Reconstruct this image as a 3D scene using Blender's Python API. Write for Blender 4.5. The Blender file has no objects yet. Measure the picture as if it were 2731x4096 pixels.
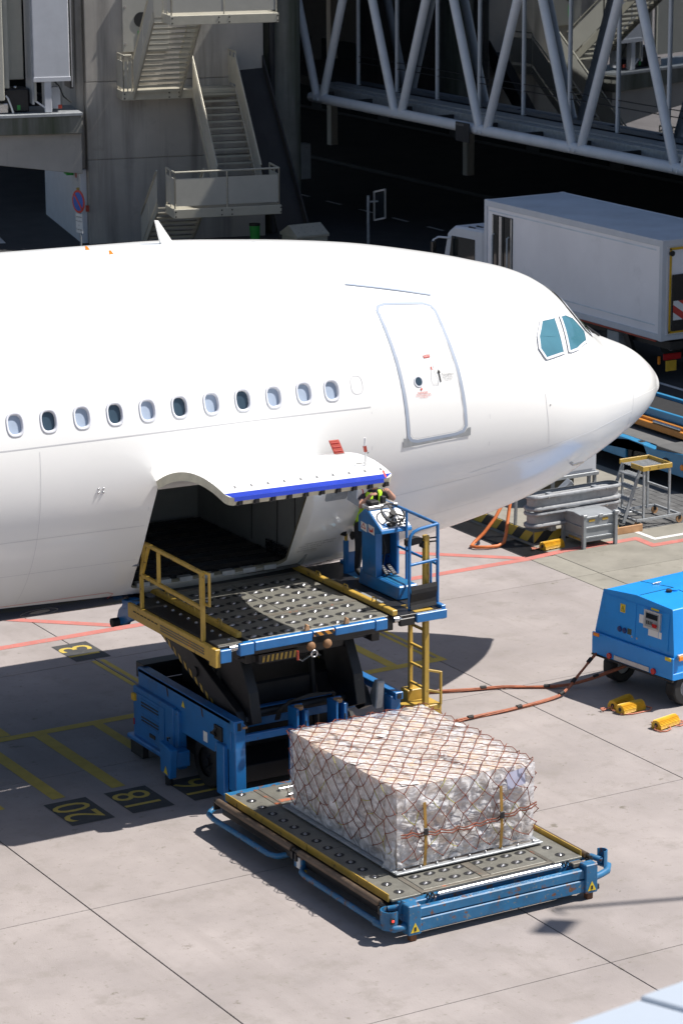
import bpy, bmesh, math, random
from mathutils import Vector, Matrix, geometry
random.seed(7)
C = bpy.context.scene.collection
sc = bpy.context.scene
R = math.radians
# ------------------------------------------------------------------ camera
yaw, pit, rol = 0.530977, 0.2565065, -0.005073
fw = Vector((math.cos(pit)*math.sin(yaw), math.cos(pit)*math.cos(yaw), -math.sin(pit)))
rt = fw.cross(Vector((0, 0, 1))).normalized(); up = rt.cross(fw)
rt, up = rt*math.cos(rol)+up*math.sin(rol), up*math.cos(rol)-rt*math.sin(rol)
cd = bpy.data.cameras.new('camera'); cam = bpy.data.objects.new('camera', cd); C.objects.link(cam)
cam.matrix_world = Matrix(((rt.x, up.x, -fw.x, 0), (rt.y, up.y, -fw.y, 0), (rt.z, up.z, -fw.z, 15.5), (0, 0, 0, 1)))
cd.sensor_fit = 'HORIZONTAL'; cd.sensor_width = 36; cd.lens = 11798.6/2731*36
cd.clip_start = 0.5; cd.clip_end = 3000
cd.dof.use_dof = True; cd.dof.focus_distance = 41; cd.dof.aperture_fstop = 9
sc.camera = cam
sc.render.resolution_x, sc.render.resolution_y = 682, 1024
# ------------------------------------------------------------------ sky, sun, exposure
SUN = Vector((0.60, -0.25, 1.0)).normalized()
w = bpy.data.worlds.new('World'); sc.world = w; w.use_nodes = True
nt = w.node_tree; bg = nt.nodes['Background']
sky = nt.nodes.new('ShaderNodeTexSky'); sky.sky_type = 'NISHITA'; sky.sun_disc = False
sky.sun_elevation = math.asin(SUN.z); sky.sun_rotation = math.atan2(SUN.x, SUN.y)
sky.dust_density = 1.0; sky.air_density = 1.0
nt.links.new(sky.outputs[0], bg.inputs[0]); bg.inputs[1].default_value = 0.066
sl = bpy.data.lights.new('sun', 'SUN'); sl.energy = 5.0; sl.angle = R(0.53); sl.color = (1.0, 0.95, 0.88)
so = bpy.data.objects.new('sun', sl); C.objects.link(so)
so.rotation_euler = SUN.to_track_quat('Z', 'Y').to_euler(); so.location = (30, 20, 40)
sc.view_settings.view_transform = 'Standard'; sc.view_settings.look = 'None'
sc.view_settings.exposure = 0.45; sc.view_settings.gamma = 1.0; sc.view_settings.use_curve_mapping = False
# ------------------------------------------------------------------ materials
def pmat(name, col, rough=0.5, metal=0.0, var=0.12, vs=2.5, bump=0.0, bs=60.0, wear=None, coat=0.0, spec=0.5, streak=None, rvar=0.0, emis=None, objvar=0.0):
    m = bpy.data.materials.new(name); m.use_nodes = True
    t = m.node_tree; n = t.nodes; L = t.links; b = n['Principled BSDF']
    b.inputs['Roughness'].default_value = rough; b.inputs['Metallic'].default_value = metal
    b.inputs['Specular IOR Level'].default_value = spec
    if coat: b.inputs['Coat Weight'].default_value = coat; b.inputs['Coat Roughness'].default_value = 0.066
    geo = n.new('ShaderNodeNewGeometry')
    def noise(scale, det=4, vec=None, rgh=0.6):
        q = n.new('ShaderNodeTexNoise'); q.inputs['Scale'].default_value = scale; q.inputs['Detail'].default_value = det
        q.inputs['Roughness'].default_value = rgh
        L.new(vec or geo.outputs['Position'], q.inputs['Vector']); return q.outputs['Fac']
    def ramp(f, a, c, ca=(0, 0, 0, 1), cb=(1, 1, 1, 1)):
        r = n.new('ShaderNodeValToRGB'); r.color_ramp.elements[0].position = a; r.color_ramp.elements[1].position = c
        r.color_ramp.elements[0].color = ca; r.color_ramp.elements[1].color = cb; L.new(f, r.inputs[0]); return r.outputs[0]
    def mix(f, a, c, mode='MIX'):
        x = n.new('ShaderNodeMix'); x.data_type = 'RGBA'; x.blend_type = mode
        if isinstance(f, (int, float)): x.inputs[0].default_value = f
        else: L.new(f, x.inputs[0])
        for i, v in ((6, a), (7, c)):
            if isinstance(v, tuple): x.inputs[i].default_value = v if len(v) == 4 else (*v, 1)
            else: L.new(v, x.inputs[i])
        return x.outputs[2]
    lo = tuple(max(0, c*(1-var)) for c in col); hi = tuple(min(1, c*(1+var)) for c in col)
    f = noise(vs, 6)
    cur = ramp(f, 0.3, 0.7, (*lo, 1), (*hi, 1))
    if objvar:
        oi = n.new('ShaderNodeObjectInfo')
        mr = n.new('ShaderNodeMapRange'); mr.inputs[3].default_value = 1-objvar; mr.inputs[4].default_value = 1+objvar
        L.new(oi.outputs['Random'], mr.inputs[0])
        cc = n.new('ShaderNodeCombineColor')
        for i in range(3): L.new(mr.outputs[0], cc.inputs[i])
        cur = mix(1.0, cur, cc.outputs[0], 'MULTIPLY')
    if streak:
        mp = n.new('ShaderNodeMapping'); mp.inputs['Scale'].default_value = streak[3] if len(streak) > 3 else (streak[1], streak[1], streak[1]*0.07)
        L.new(geo.outputs['Position'], mp.inputs['Vector'])
        cur = mix(ramp(noise(1.0, 5, mp.outputs[0]), streak[2], streak[2]+0.22), cur, streak[0])
    for wr in (wear if isinstance(wear, list) else [wear] if wear else []):
        fm = ramp(noise(wr[2], 8, None, 0.68), wr[1], wr[1]+(wr[3] if len(wr) > 3 else 0.05))
        cur = mix(fm, cur, wr[0])
    L.new(cur, b.inputs['Base Color'])
    if rvar:
        mr = n.new('ShaderNodeMapRange'); mr.inputs[3].default_value = max(0.02, rough-rvar); mr.inputs[4].default_value = min(1, rough+rvar)
        L.new(noise(vs*3, 5), mr.inputs[0]); L.new(mr.outputs[0], b.inputs['Roughness'])
    if bump:
        bp = n.new('ShaderNodeBump'); bp.inputs['Strength'].default_value = bump; bp.inputs['Distance'].default_value = 0.01
        L.new(noise(bs, 6), bp.inputs['Height']); L.new(bp.outputs[0], b.inputs['Normal'])
    if emis: b.inputs['Emission Color'].default_value = (*emis[0], 1); b.inputs['Emission Strength'].default_value = emis[1]
    return m
def stripes(name, c1, c2, period, dirv, width=0.5, rough=0.55):
    m = pmat(name, c1, rough); t = m.node_tree; n = t.nodes; L = t.links; b = n['Principled BSDF']
    geo = n.new('ShaderNodeNewGeometry'); d = n.new('ShaderNodeVectorMath'); d.operation = 'DOT_PRODUCT'
    d.inputs[1].default_value = dirv; L.new(geo.outputs['Position'], d.inputs[0])
    a = n.new('ShaderNodeMath'); a.operation = 'DIVIDE'; a.inputs[1].default_value = period; L.new(d.outputs['Value'], a.inputs[0])
    fr = n.new('ShaderNodeMath'); fr.operation = 'FRACT'; L.new(a.outputs[0], fr.inputs[0])
    g = n.new('ShaderNodeMath'); g.operation = 'GREATER_THAN'; g.inputs[1].default_value = width; L.new(fr.outputs[0], g.inputs[0])
    x = n.new('ShaderNodeMix'); x.data_type = 'RGBA'; L.new(g.outputs[0], x.inputs[0])
    old = b.inputs['Base Color'].links[0].from_socket
    L.new(old, x.inputs[6]); x.inputs[7].default_value = (*c2, 1); L.new(x.outputs[2], b.inputs['Base Color'])
    return m
RUST = (0.16, 0.07, 0.035)
M = {}
M['concrete'] = pmat('apron_concrete', (0.305, 0.272, 0.262), 0.85, var=0.16, vs=0.6, bump=0.35, bs=35, objvar=0.035,
    streak=((0.268, 0.238, 0.226), 1.0, 0.52, (1.4, 0.12, 1.0)), wear=[((0.235, 0.21, 0.192), 0.53, 1.7, 0.22), ((0.225, 0.205, 0.18), 0.59, 9.0, 0.10), ((0.175, 0.155, 0.13), 0.635, 2.3, 0.06), ((0.135, 0.122, 0.105), 0.675, 5.0, 0.04), ((0.44, 0.41, 0.40), 0.665, 38.0, 0.05), ((0.12, 0.108, 0.095), 0.70, 24.0, 0.03)])
M['joint'] = pmat('joint_sealant', (0.06, 0.065, 0.055), 0.9, var=0.3, vs=8)
M['concrete_old'] = pmat('old_concrete', (0.25, 0.235, 0.20), 0.9, var=0.16, vs=1.3, bump=0.4, bs=30, objvar=0.05, wear=[((0.17, 0.16, 0.13), 0.56, 2.4, 0.18), ((0.42, 0.40, 0.37), 0.68, 35, 0.05)])
M['asphalt'] = pmat('asphalt', (0.045, 0.045, 0.048), 0.9, var=0.2, vs=1.0, bump=0.3, bs=50)
M['paver'] = pmat('brick_paver', (0.10, 0.10, 0.10), 0.9, var=0.2, vs=3, bump=0.2, objvar=0.2)
M['wallcon'] = pmat('pier_concrete', (0.42, 0.395, 0.36), 0.9, var=0.12, vs=0.7, bump=0.3, bs=25, streak=((0.21, 0.20, 0.185), 1.6, 0.50), wear=[((0.24, 0.235, 0.21), 0.58, 0.9, 0.25)])
M['moss'] = pmat('mossy_concrete', (0.20, 0.20, 0.18), 0.9, var=0.2, vs=1.0, bump=0.3, streak=((0.07, 0.085, 0.05), 1.5, 0.45))
M['redpaint'] = pmat('red_ground_paint', (0.46, 0.155, 0.13), 0.8, var=0.12, vs=4, bump=0.2, wear=[((0.33, 0.24, 0.22), 0.58, 12, 0.06), ((0.36, 0.17, 0.15), 0.5, 1.5, 0.3)])
M['yelpaint'] = pmat('yellow_ground_paint', (0.50, 0.37, 0.07), 0.8, var=0.12, vs=4, wear=((0.30, 0.25, 0.13), 0.62, 14, 0.06))
M['blkpaint'] = pmat('black_ground_paint', (0.055, 0.055, 0.055), 0.85, var=0.2, vs=4, wear=((0.12, 0.115, 0.11), 0.60, 10, 0.1))
M['whtpaint'] = pmat('white_ground_paint', (0.62, 0.61, 0.60), 0.8, var=0.1, vs=4, wear=((0.3, 0.29, 0.28), 0.63, 14, 0.06))
M['hull'] = pmat('aircraft_white_paint', (0.86, 0.86, 0.85), 0.22, var=0.012, vs=0.8, coat=0.35, spec=0.5)
M['hullseam'] = pmat('hull_seam', (0.56, 0.56, 0.58), 0.85, var=0.05, spec=0.1)
M['seam_highlight'] = pmat('hull_seam_highlight', (0.9, 0.9, 0.9), 0.35, var=0.02)  # pale seams, and the highlight painted on the lower nose
M['navy'] = pmat('navy_belly_paint', (0.010, 0.012, 0.028), 0.25, var=0.1, coat=0.3)
M['bluestrip'] = pmat('cobalt_strip', (0.018, 0.045, 0.42), 0.3, var=0.08, coat=0.3)
M['primer'] = pmat('cream_primer', (0.55, 0.52, 0.40), 0.5, var=0.12, vs=6, wear=((0.30, 0.27, 0.18), 0.62, 9, 0.1))
M['greyframe'] = pmat('pale_grey_frame', (0.38, 0.43, 0.52), 0.85, var=0.05, spec=0.08)
M['winframe'] = pmat('window_ring', (0.66, 0.675, 0.73), 0.35, var=0.04)
M['pane'] = pmat('cabin_pane', (0.035, 0.06, 0.085), 0.06, var=0.1, spec=0.8)
M['shade'] = pmat('window_blind', (0.36, 0.43, 0.54), 0.18, var=0.05, vs=5, spec=0.7)
M['cockpit'] = pmat('cockpit_glass', (0.06, 0.19, 0.25), 0.04, var=0.15, vs=1.2, spec=0.9, coat=0.5)
M['windshield'] = pmat('windshield_glass', (0.06, 0.08, 0.055), 0.05, var=0.2, spec=0.8)
M['baywall'] = pmat('hold_lining', (0.30, 0.31, 0.31), 0.6, var=0.08, vs=3)
M['bayfloor'] = pmat('hold_floor', (0.06, 0.06, 0.058), 0.6, var=0.3, vs=5)
M['black'] = pmat('black_rubber', (0.016, 0.016, 0.017), 0.7, var=0.25, vs=8, bump=0.15)
M['blackpaint'] = pmat('black_steel', (0.014, 0.014, 0.016), 0.45, var=0.3, vs=4, wear=((0.07, 0.065, 0.06), 0.64, 7, 0.08))
M['steel'] = pmat('worn_steel', (0.55, 0.55, 0.56), 0.25, metal=1, var=0.15, vs=12, rvar=0.12)
M['rollsteel'] = pmat('roller_steel', (0.33, 0.33, 0.34), 0.36, metal=0.85, var=0.15, vs=12)
M['chrome'] = pmat('bright_roller_steel', (0.60, 0.60, 0.62), 0.26, metal=1, var=0.1, vs=10)
M['galv'] = pmat('galvanised_steel', (0.40, 0.42, 0.44), 0.55, metal=0.55, var=0.18, vs=9, rvar=0.12)
M['railsteel'] = pmat('rail_steel', (0.30, 0.31, 0.325), 0.5, metal=0.35, var=0.2, vs=7, rvar=0.1)
M['greysteel'] = pmat('grey_painted_steel', (0.30, 0.32, 0.34), 0.5, metal=0.2, var=0.1, vs=5, wear=((0.16, 0.14, 0.12), 0.66, 8, 0.05))
M['deck'] = pmat('tread_plate', (0.205, 0.20, 0.175), 0.5, metal=0.35, var=0.18, vs=5, bump=0.5, bs=55, wear=((0.11, 0.10, 0.085), 0.58, 4, 0.2))
M['deckrim'] = pmat('worn_deck_rim', (0.17, 0.155, 0.13), 0.55, metal=0.3, var=0.2, vs=6, wear=[((0.42, 0.12, 0.05), 0.60, 4.0, 0.05), ((0.10, 0.06, 0.04), 0.62, 11, 0.06)])
M['lblue'] = pmat('loader_blue', (0.016, 0.155, 0.42), 0.38, var=0.12, vs=3, coat=0.15, wear=[((0.10, 0.06, 0.04), 0.65, 7, 0.03), ((0.03, 0.11, 0.24), 0.55, 1.6, 0.2), ((0.05, 0.06, 0.07), 0.66, 19, 0.04)])
M['dblue'] = pmat('dolly_blue', (0.018, 0.135, 0.29), 0.45, var=0.2, vs=4, wear=[(RUST, 0.565, 7, 0.05), ((0.16, 0.18, 0.18), 0.60, 16, 0.05), ((0.03, 0.09, 0.16), 0.55, 2.5, 0.2)])
M['gblue'] = pmat('power_unit_blue', (0.010, 0.27, 0.74), 0.38, var=0.07, vs=2, coat=0.1, wear=[((0.22, 0.12, 0.07), 0.735, 6, 0.02), ((0.02, 0.20, 0.50), 0.6, 3, 0.2)])
M['vblue'] = pmat('belt_loader_blue', (0.035, 0.22, 0.42), 0.4, var=0.1, vs=3, wear=((0.07, 0.07, 0.07), 0.67, 8, 0.04))
M['yellow'] = pmat('loader_yellow', (0.48, 0.31, 0.055), 0.45, var=0.15, vs=4, wear=[((0.12, 0.075, 0.035), 0.595, 9, 0.05), ((0.35, 0.24, 0.05), 0.55, 3, 0.2)])
M['chock'] = pmat('chock_yellow', (0.68, 0.40, 0.025), 0.5, var=0.12, vs=8, wear=((0.30, 0.20, 0.05), 0.62, 14, 0.08))
M['orange'] = pmat('boom_orange', (0.55, 0.21, 0.03), 0.45, var=0.15, vs=4)
M['hose'] = pmat('orange_hose', (0.60, 0.16, 0.04), 0.5, var=0.15, vs=9)
M['cable'] = pmat('cable_brown', (0.36, 0.11, 0.05), 0.55, var=0.25, vs=10)
M['rope'] = pmat('net_rope', (0.20, 0.055, 0.03), 0.8, var=0.4, vs=4)
M['rope2'] = pmat('yellow_cord', (0.36, 0.33, 0.07), 0.8, var=0.2, vs=8)
M['strap'] = pmat('ratchet_strap', (0.36, 0.20, 0.04), 0.7, var=0.2, vs=9)
M['carton'] = pmat('cardboard', (0.56, 0.44, 0.345), 0.8, var=0.12, vs=3, objvar=0.12)
M['wood'] = pmat('pallet_wood', (0.42, 0.28, 0.15), 0.8, var=0.25, vs=9, objvar=0.15)
M['plank'] = pmat('orange_plank', (0.46, 0.26, 0.13), 0.7, var=0.15, vs=7)
M['brownroll'] = pmat('brown_roller_tube', (0.12, 0.085, 0.06), 0.5, metal=0.3, var=0.25, vs=5, wear=((0.22, 0.17, 0.13), 0.6, 8, 0.1))
M['truck'] = pmat('truck_panel', (0.84, 0.83, 0.86), 0.45, var=0.05, vs=0.8, wear=((0.66, 0.66, 0.69), 0.6, 1.2, 0.25))
M['truckroof'] = pmat('truck_roof', (0.50, 0.56, 0.63), 0.55, var=0.12, vs=0.9)
M['alu'] = pmat('aluminium_trim', (0.55, 0.55, 0.55), 0.4, metal=0.6, var=0.1, vs=6)
M['glassdark'] = pmat('dark_glass', (0.012, 0.015, 0.017), 0.05, var=0.2, spec=0.8)
M['truss'] = pmat('truss_grey_paint', (0.62, 0.65, 0.69), 0.35, var=0.06, vs=2, coat=0.1)
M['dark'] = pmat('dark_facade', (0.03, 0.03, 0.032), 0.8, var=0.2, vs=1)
M['stair'] = pmat('stair_grey_green', (0.44, 0.42, 0.35), 0.45, metal=0.2, var=0.08, vs=3)
M['stairpanel'] = pmat('stair_panel_grey', (0.42, 0.41, 0.365), 0.5, var=0.06, vs=2)
M['tread'] = pmat('dark_tread', (0.15, 0.145, 0.125), 0.6, metal=0.2, var=0.2, vs=5)
M['cream'] = pmat('cream_sheet', (0.46, 0.45, 0.39), 0.5, var=0.06)
M['whitesheet'] = pmat('white_sheet', (0.58, 0.60, 0.64), 0.5, var=0.05)
M['sign_red'] = pmat('sign_red', (0.6, 0.05, 0.03), 0.4); M['sign_blue'] = pmat('sign_blue', (0.02, 0.12, 0.5), 0.4)
M['white'] = pmat('white_plate', (0.75, 0.75, 0.74), 0.45, var=0.03); M['green'] = pmat('green_plastic', (0.03, 0.35, 0.06), 0.45)
M['red'] = pmat('red_paint', (0.36, 0.045, 0.025), 0.4, var=0.15, vs=10); M['redlamp'] = pmat('red_lens', (0.5, 0.02, 0.02), 0.2)
M['orangelens'] = pmat('amber_lens', (0.85, 0.25, 0.02), 0.25); M['ink'] = pmat('black_ink', (0.02, 0.02, 0.02), 0.6); M['inkred'] = pmat('red_ink', (0.6, 0.08, 0.06), 0.6); M['inkgrey'] = pmat('grey_ink', (0.25, 0.25, 0.25), 0.6)
M['signyellow'] = pmat('warning_yellow', (0.75, 0.55, 0.03), 0.5)
M['skin'] = pmat('skin', (0.50, 0.27, 0.19), 0.5, var=0.08, vs=12); M['shirt'] = pmat('dark_tshirt', (0.035, 0.03, 0.045), 0.85, var=0.2, vs=12)
M['vest'] = pmat('hi_vis_vest', (0.50, 0.85, 0.03), 0.6, var=0.08, vs=12); M['trousers'] = pmat('dark_trousers', (0.02, 0.022, 0.03), 0.85, var=0.2, vs=10)
M['hair'] = pmat('short_hair', (0.06, 0.04, 0.03), 0.8, var=0.3, vs=40)
M['hazard'] = stripes('hazard_block_x', (0.55, 0.38, 0.05), (0.03, 0.03, 0.03), 0.42, (0.0, 0.75, 0.75), 0.5)
M['hazardy'] = stripes('hazard_block_y', (0.55, 0.38, 0.05), (0.03, 0.03, 0.03), 0.42, (-0.75, 0.0, 0.75), 0.5)
M['hazardo'] = stripes('hazard_lip', (0.60, 0.25, 0.03), (0.02, 0.02, 0.02), 0.11, (0.8, 0.0, 0.8), 0.5)
M['redwhite'] = stripes('red_white_board', (0.55, 0.05, 0.04), (0.75, 0.75, 0.75), 0.34, (0.6, 0.0, 0.9), 0.5)
M['foreground'] = pmat('pale_roof_sheet', (0.40, 0.45, 0.52), 0.5, var=0.03)
M['film'] = None
def film_mat(name, op, sc_, spread=0.3):
    m = pmat(name, (0.80, 0.80, 0.83), 0.10, var=0.03, spec=0.8); t = m.node_tree; n = t.nodes; L = t.links; b = n['Principled BSDF']
    geo = n.new('ShaderNodeNewGeometry')
    mp = n.new('ShaderNodeMapping'); mp.inputs['Scale'].default_value = sc_; L.new(geo.outputs['Position'], mp.inputs['Vector'])
    q = n.new('ShaderNodeTexNoise'); q.inputs['Scale'].default_value = 1.0; q.inputs['Detail'].default_value = 6; q.inputs['Distortion'].default_value = 2.2
    L.new(mp.outputs[0], q.inputs['Vector'])
    v = n.new('ShaderNodeTexVoronoi'); v.feature = 'DISTANCE_TO_EDGE'; v.inputs['Scale'].default_value = 1.6; L.new(mp.outputs[0], v.inputs['Vector'])
    ad = n.new('ShaderNodeMath'); ad.operation = 'MULTIPLY_ADD'; ad.inputs[1].default_value = 0.55; L.new(v.outputs['Distance'], ad.inputs[0]); L.new(q.outputs['Fac'], ad.inputs[2])
    bp = n.new('ShaderNodeBump'); bp.inputs['Strength'].default_value = 0.75; bp.inputs['Distance'].default_value = 0.04
    L.new(ad.outputs[0], bp.inputs['Height']); L.new(bp.outputs[0], b.inputs['Normal'])
    r = n.new('ShaderNodeMapRange'); r.inputs[1].default_value = 0.36; r.inputs[2].default_value = 0.68; r.inputs[3].default_value = max(.04, op-spread); r.inputs[4].default_value = min(1, op+spread)
    L.new(q.outputs['Fac'], r.inputs[0]); L.new(r.outputs[0], b.inputs['Alpha'])
    return m
M['film'] = film_mat('plastic_film', 0.46, (4.5, 4.5, 4.5), 0.36); M['film2'] = film_mat('stretch_wrap_side', 0.64, (3.2, 3.2, 4.6), 0.3)
def glass_mat(name, tint, refl):
    m = bpy.data.materials.new(name); m.use_nodes = True; t = m.node_tree; n = t.nodes; L = t.links; n.clear()
    o = n.new('ShaderNodeOutputMaterial'); mx = n.new('ShaderNodeMixShader'); tr = n.new('ShaderNodeBsdfTransparent'); gl = n.new('ShaderNodeBsdfGlossy')
    tr.inputs[0].default_value = (*tint, 1); gl.inputs['Roughness'].default_value = 0.015; gl.inputs[0].default_value = (0.9, 0.95, 1, 1)
    fr = n.new('ShaderNodeFresnel'); fr.inputs[0].default_value = refl
    nz = n.new('ShaderNodeTexNoise'); nz.inputs['Scale'].default_value = 0.35; bp = n.new('ShaderNodeBump'); bp.inputs['Strength'].default_value = 0.05; bp.inputs['Distance'].default_value = 0.05
    L.new(nz.outputs['Fac'], bp.inputs['Height']); L.new(bp.outputs[0], gl.inputs['Normal'])
    L.new(fr.outputs[0], mx.inputs[0]); L.new(tr.outputs[0], mx.inputs[1]); L.new(gl.outputs[0], mx.inputs[2]); L.new(mx.outputs[0], o.inputs[0])
    return m
M['bridgeglass'] = glass_mat('bridge_glazing', (0.16, 0.19, 0.20), 4.4)
# ------------------------------------------------------------------ mesh helpers
TF = {}
def tag(o, label=None, cat=None, group=None, kind=None):
    for k, v in (('label', label), ('category', cat), ('group', group), ('kind', kind)):
        if v: o[k] = v
    return o
def thing(name, label, cat, loc=(0, 0, 0), rotz=0.0, group=None):
    o = bpy.data.objects.new(name, None); C.objects.link(o); o.empty_display_size = 0.3
    o.location = loc; o.rotation_euler = (0, 0, rotz)
    TF[o] = Matrix.Translation(loc) @ Matrix.Rotation(rotz, 4, 'Z')
    return tag(o, label, cat, group)
class MB:
    def __init__(s, frame=None): s.v = []; s.f = []; s.mi = []; s.cm = 0; s.fr = frame; s.sm = []
    def add(s, vs, fs, smooth=False):
        k = len(s.v); s.v += [Vector(v) for v in vs]
        for f in fs: s.f.append([i+k for i in f]); s.mi.append(s.cm); s.sm.append(smooth)
        return s
    def box(s, a, b):
        x0, y0, z0 = [min(p, q) for p, q in zip(a, b)]; x1, y1, z1 = [max(p, q) for p, q in zip(a, b)]
        return s.add([(x0, y0, z0), (x1, y0, z0), (x1, y1, z0), (x0, y1, z0), (x0, y0, z1), (x1, y0, z1), (x1, y1, z1), (x0, y1, z1)],
                     [(0, 3, 2, 1), (4, 5, 6, 7), (0, 1, 5, 4), (1, 2, 6, 5), (2, 3, 7, 6), (3, 0, 4, 7)])
    def bar(s, p, q, w, h=None, upv=(0, 0, 1)):
        p, q = Vector(p), Vector(q); h = h or w; d = (q-p).normalized(); u = Vector(upv)
        if abs(d.dot(u)) > 0.98: u = Vector((0, 1, 0))
        r = d.cross(u).normalized(); u = r.cross(d)
        vs = []
        for e in (p, q):
            for sx, sz in ((-1, -1), (1, -1), (1, 1), (-1, 1)): vs.append(e+r*sx*w/2+u*sz*h/2)
        return s.add(vs, [(0, 1, 2, 3), (7, 6, 5, 4), (0, 4, 5, 1), (1, 5, 6, 2), (2, 6, 7, 3), (3, 7, 4, 0)])
    def tube(s, p, q, r, n=10, r2=None, caps=True):
        p, q = Vector(p), Vector(q); r2 = r if r2 is None else r2; d = (q-p).normalized()
        u = Vector((0, 0, 1)) if abs(d.z) < 0.95 else Vector((1, 0, 0)); a = d.cross(u).normalized(); b = a.cross(d)
        vs = []; fs = []
        for e, rr in ((p, r), (q, r2)):
            for i in range(n): t = 2*math.pi*i/n; vs.append(e+(a*math.cos(t)+b*math.sin(t))*rr)
        for i in range(n): j = (i+1) % n; fs.append((i, i+n, j+n, j))
        s.add(vs, fs, True)
        if caps: s.add(vs, [tuple(range(n)), tuple(range(2*n-1, n-1, -1))])
        return s
    def path(s, pts, r, n=8, closed=False):
        P = [Vector(p) for p in pts]; m = len(P); vs = []; fs = []; pu = None
        for i, p in enumerate(P):
            if closed: d = (P[(i+1) % m]-P[i-1])
            else: d = P[min(i+1, m-1)]-P[max(i-1, 0)]
            d.normalize()
            if pu is None: pu = Vector((0, 0, 1)) if abs(d.z) < 0.9 else Vector((1, 0, 0))
            a = d.cross(pu).normalized(); pu = a.cross(d).normalized()
            for k in range(n): t = 2*math.pi*k/n; vs.append(p+(a*math.cos(t)+pu*math.sin(t))*r)
        for i in range(m if closed else m-1):
            j = (i+1) % m
            for k in range(n): l = (k+1) % n; fs.append((i*n+k, i*n+l, j*n+l, j*n+k))
        s.add(vs, fs, True)
        if not closed: s.add(vs, [tuple(range(n-1, -1, -1)), tuple((m-1)*n+k for k in range(n))])
        return s
    def ext(s, poly, axis, a0, a1):
        n = len(poly)
        def P(u, v, a): return {'x': (a, u, v), 'y': (u, a, v), 'z': (u, v, a)}[axis]
        vs = [P(u, v, a0) for u, v in poly]+[P(u, v, a1) for u, v in poly]
        fs = [tuple(range(n)), tuple(range(2*n-1, n-1, -1))]+[(i, i+n, (i+1) % n+n, (i+1) % n) for i in range(n)]
        return s.add(vs, fs)
    def disc(s, c, r, axis=(0, 0, 1), n=16):
        c = Vector(c); d = Vector(axis).normalized(); u = Vector((0, 0, 1)) if abs(d.z) < 0.9 else Vector((1, 0, 0)); a = d.cross(u).normalized(); b = d.cross(a)
        return s.add([c+(a*math.cos(2*math.pi*i/n)+b*math.sin(2*math.pi*i/n))*r for i in range(n)], [tuple(range(n))])
    def ball(s, c, r, n=8, sz=(1, 1, 1)):
        c = Vector(c); vs = []; fs = []; m = n
        for i in range(m+1):
            t = math.pi*i/m
            for k in range(n*2): p = 2*math.pi*k/(n*2); vs.append(c+Vector((r*sz[0]*math.sin(t)*math.cos(p), r*sz[1]*math.sin(t)*math.sin(p), r*sz[2]*math.cos(t))))
        for i in range(m):
            for k in range(n*2): l = (k+1) % (n*2); fs.append((i*n*2+k, (i+1)*n*2+k, (i+1)*n*2+l, i*n*2+l))
        return s.add(vs, fs, True)
    def ring(s, c, axis, R_, r, n=24, m=8):
        c = Vector(c); d = Vector(axis).normalized(); u = Vector((0, 0, 1)) if abs(d.z) < 0.9 else Vector((1, 0, 0)); a = d.cross(u).normalized(); b = d.cross(a)
        return s.path([c+(a*math.cos(2*math.pi*i/n)+b*math.sin(2*math.pi*i/n))*R_ for i in range(n)], r, m, True)
    def mesh(s, name, inv=None, bevel=0.0, normals=True):
        me = bpy.data.meshes.new(name)
        T = (inv or Matrix()) @ (s.fr or Matrix())
        me.from_pydata([T @ v for v in s.v], [], s.f)
        for p, i, q in zip(me.polygons, s.mi, s.sm): p.material_index = i; p.use_smooth = q
        bm = bmesh.new(); bm.from_mesh(me)
        if bevel:
            bmesh.ops.remove_doubles(bm, verts=bm.verts, dist=1e-5)
            es = [e for e in bm.edges if len(e.link_faces) == 2 and e.calc_face_angle(0) > 0.6 and e.calc_length() > bevel*3]
            bmesh.ops.bevel(bm, geom=es, offset=bevel, segments=1, affect='EDGES', profile=0.5)
        if normals: bmesh.ops.recalc_face_normals(bm, faces=bm.faces)
        bm.to_mesh(me); bm.free()
        return me
    def build(s, name, mat, parent=None, bevel=0.0, label=None, normals=True):
        root = parent
        while root is not None and root.parent is not None: root = root.parent
        inv = TF[root].inverted() if root is not None and root in TF else None
        me = s.mesh(name, inv, bevel, normals)
        for m in (mat if isinstance(mat, (list, tuple)) else [mat]): me.materials.append(M[m] if isinstance(m, str) else m)
        o = bpy.data.objects.new(name, me); C.objects.link(o); o.parent = parent
        if label: o['label'] = label
        return o
def single(mb, name, mat, label, cat, group=None, bevel=0.0, kind=None):
    return tag(mb.build(name, mat, None, bevel), label, cat, group, kind)
def inst(me, name, parent, loc, rotz=0.0, rot=None):
    root = parent
    while root.parent is not None: root = root.parent
    T = (TF[root].inverted() if root in TF else Matrix()) @ Matrix.Translation(loc)
    T = T @ (rot if rot else Matrix.Rotation(rotz, 4, 'Z'))
    o = bpy.data.objects.new(name, me); C.objects.link(o); o.parent = parent; o.matrix_local = T
    return o
def textverts(body, size=1.0, align='CENTER'):
    cu = bpy.data.curves.new('t', 'FONT'); cu.body = body; cu.size = size; cu.align_x = align; cu.align_y = 'CENTER'; cu.resolution_u = 3
    o = bpy.data.objects.new('t', cu); C.objects.link(o); bpy.context.view_layer.update()
    me = bpy.data.meshes.new_from_object(o.evaluated_get(bpy.context.evaluated_depsgraph_get()))
    vs = [v.co.copy() for v in me.vertices]; fs = [tuple(p.vertices) for p in me.polygons]
    bpy.data.objects.remove(o); bpy.data.curves.remove(cu); bpy.data.meshes.remove(me)
    return vs, fs
def textmb(body, size, origin, right, upv, frame=None, align='CENTER'):
    vs, fs = textverts(body, size, align); o = Vector(origin); r = Vector(right); u = Vector(upv)
    return MB(frame).add([o+r*v.x+u*v.y for v in vs], fs)
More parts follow.
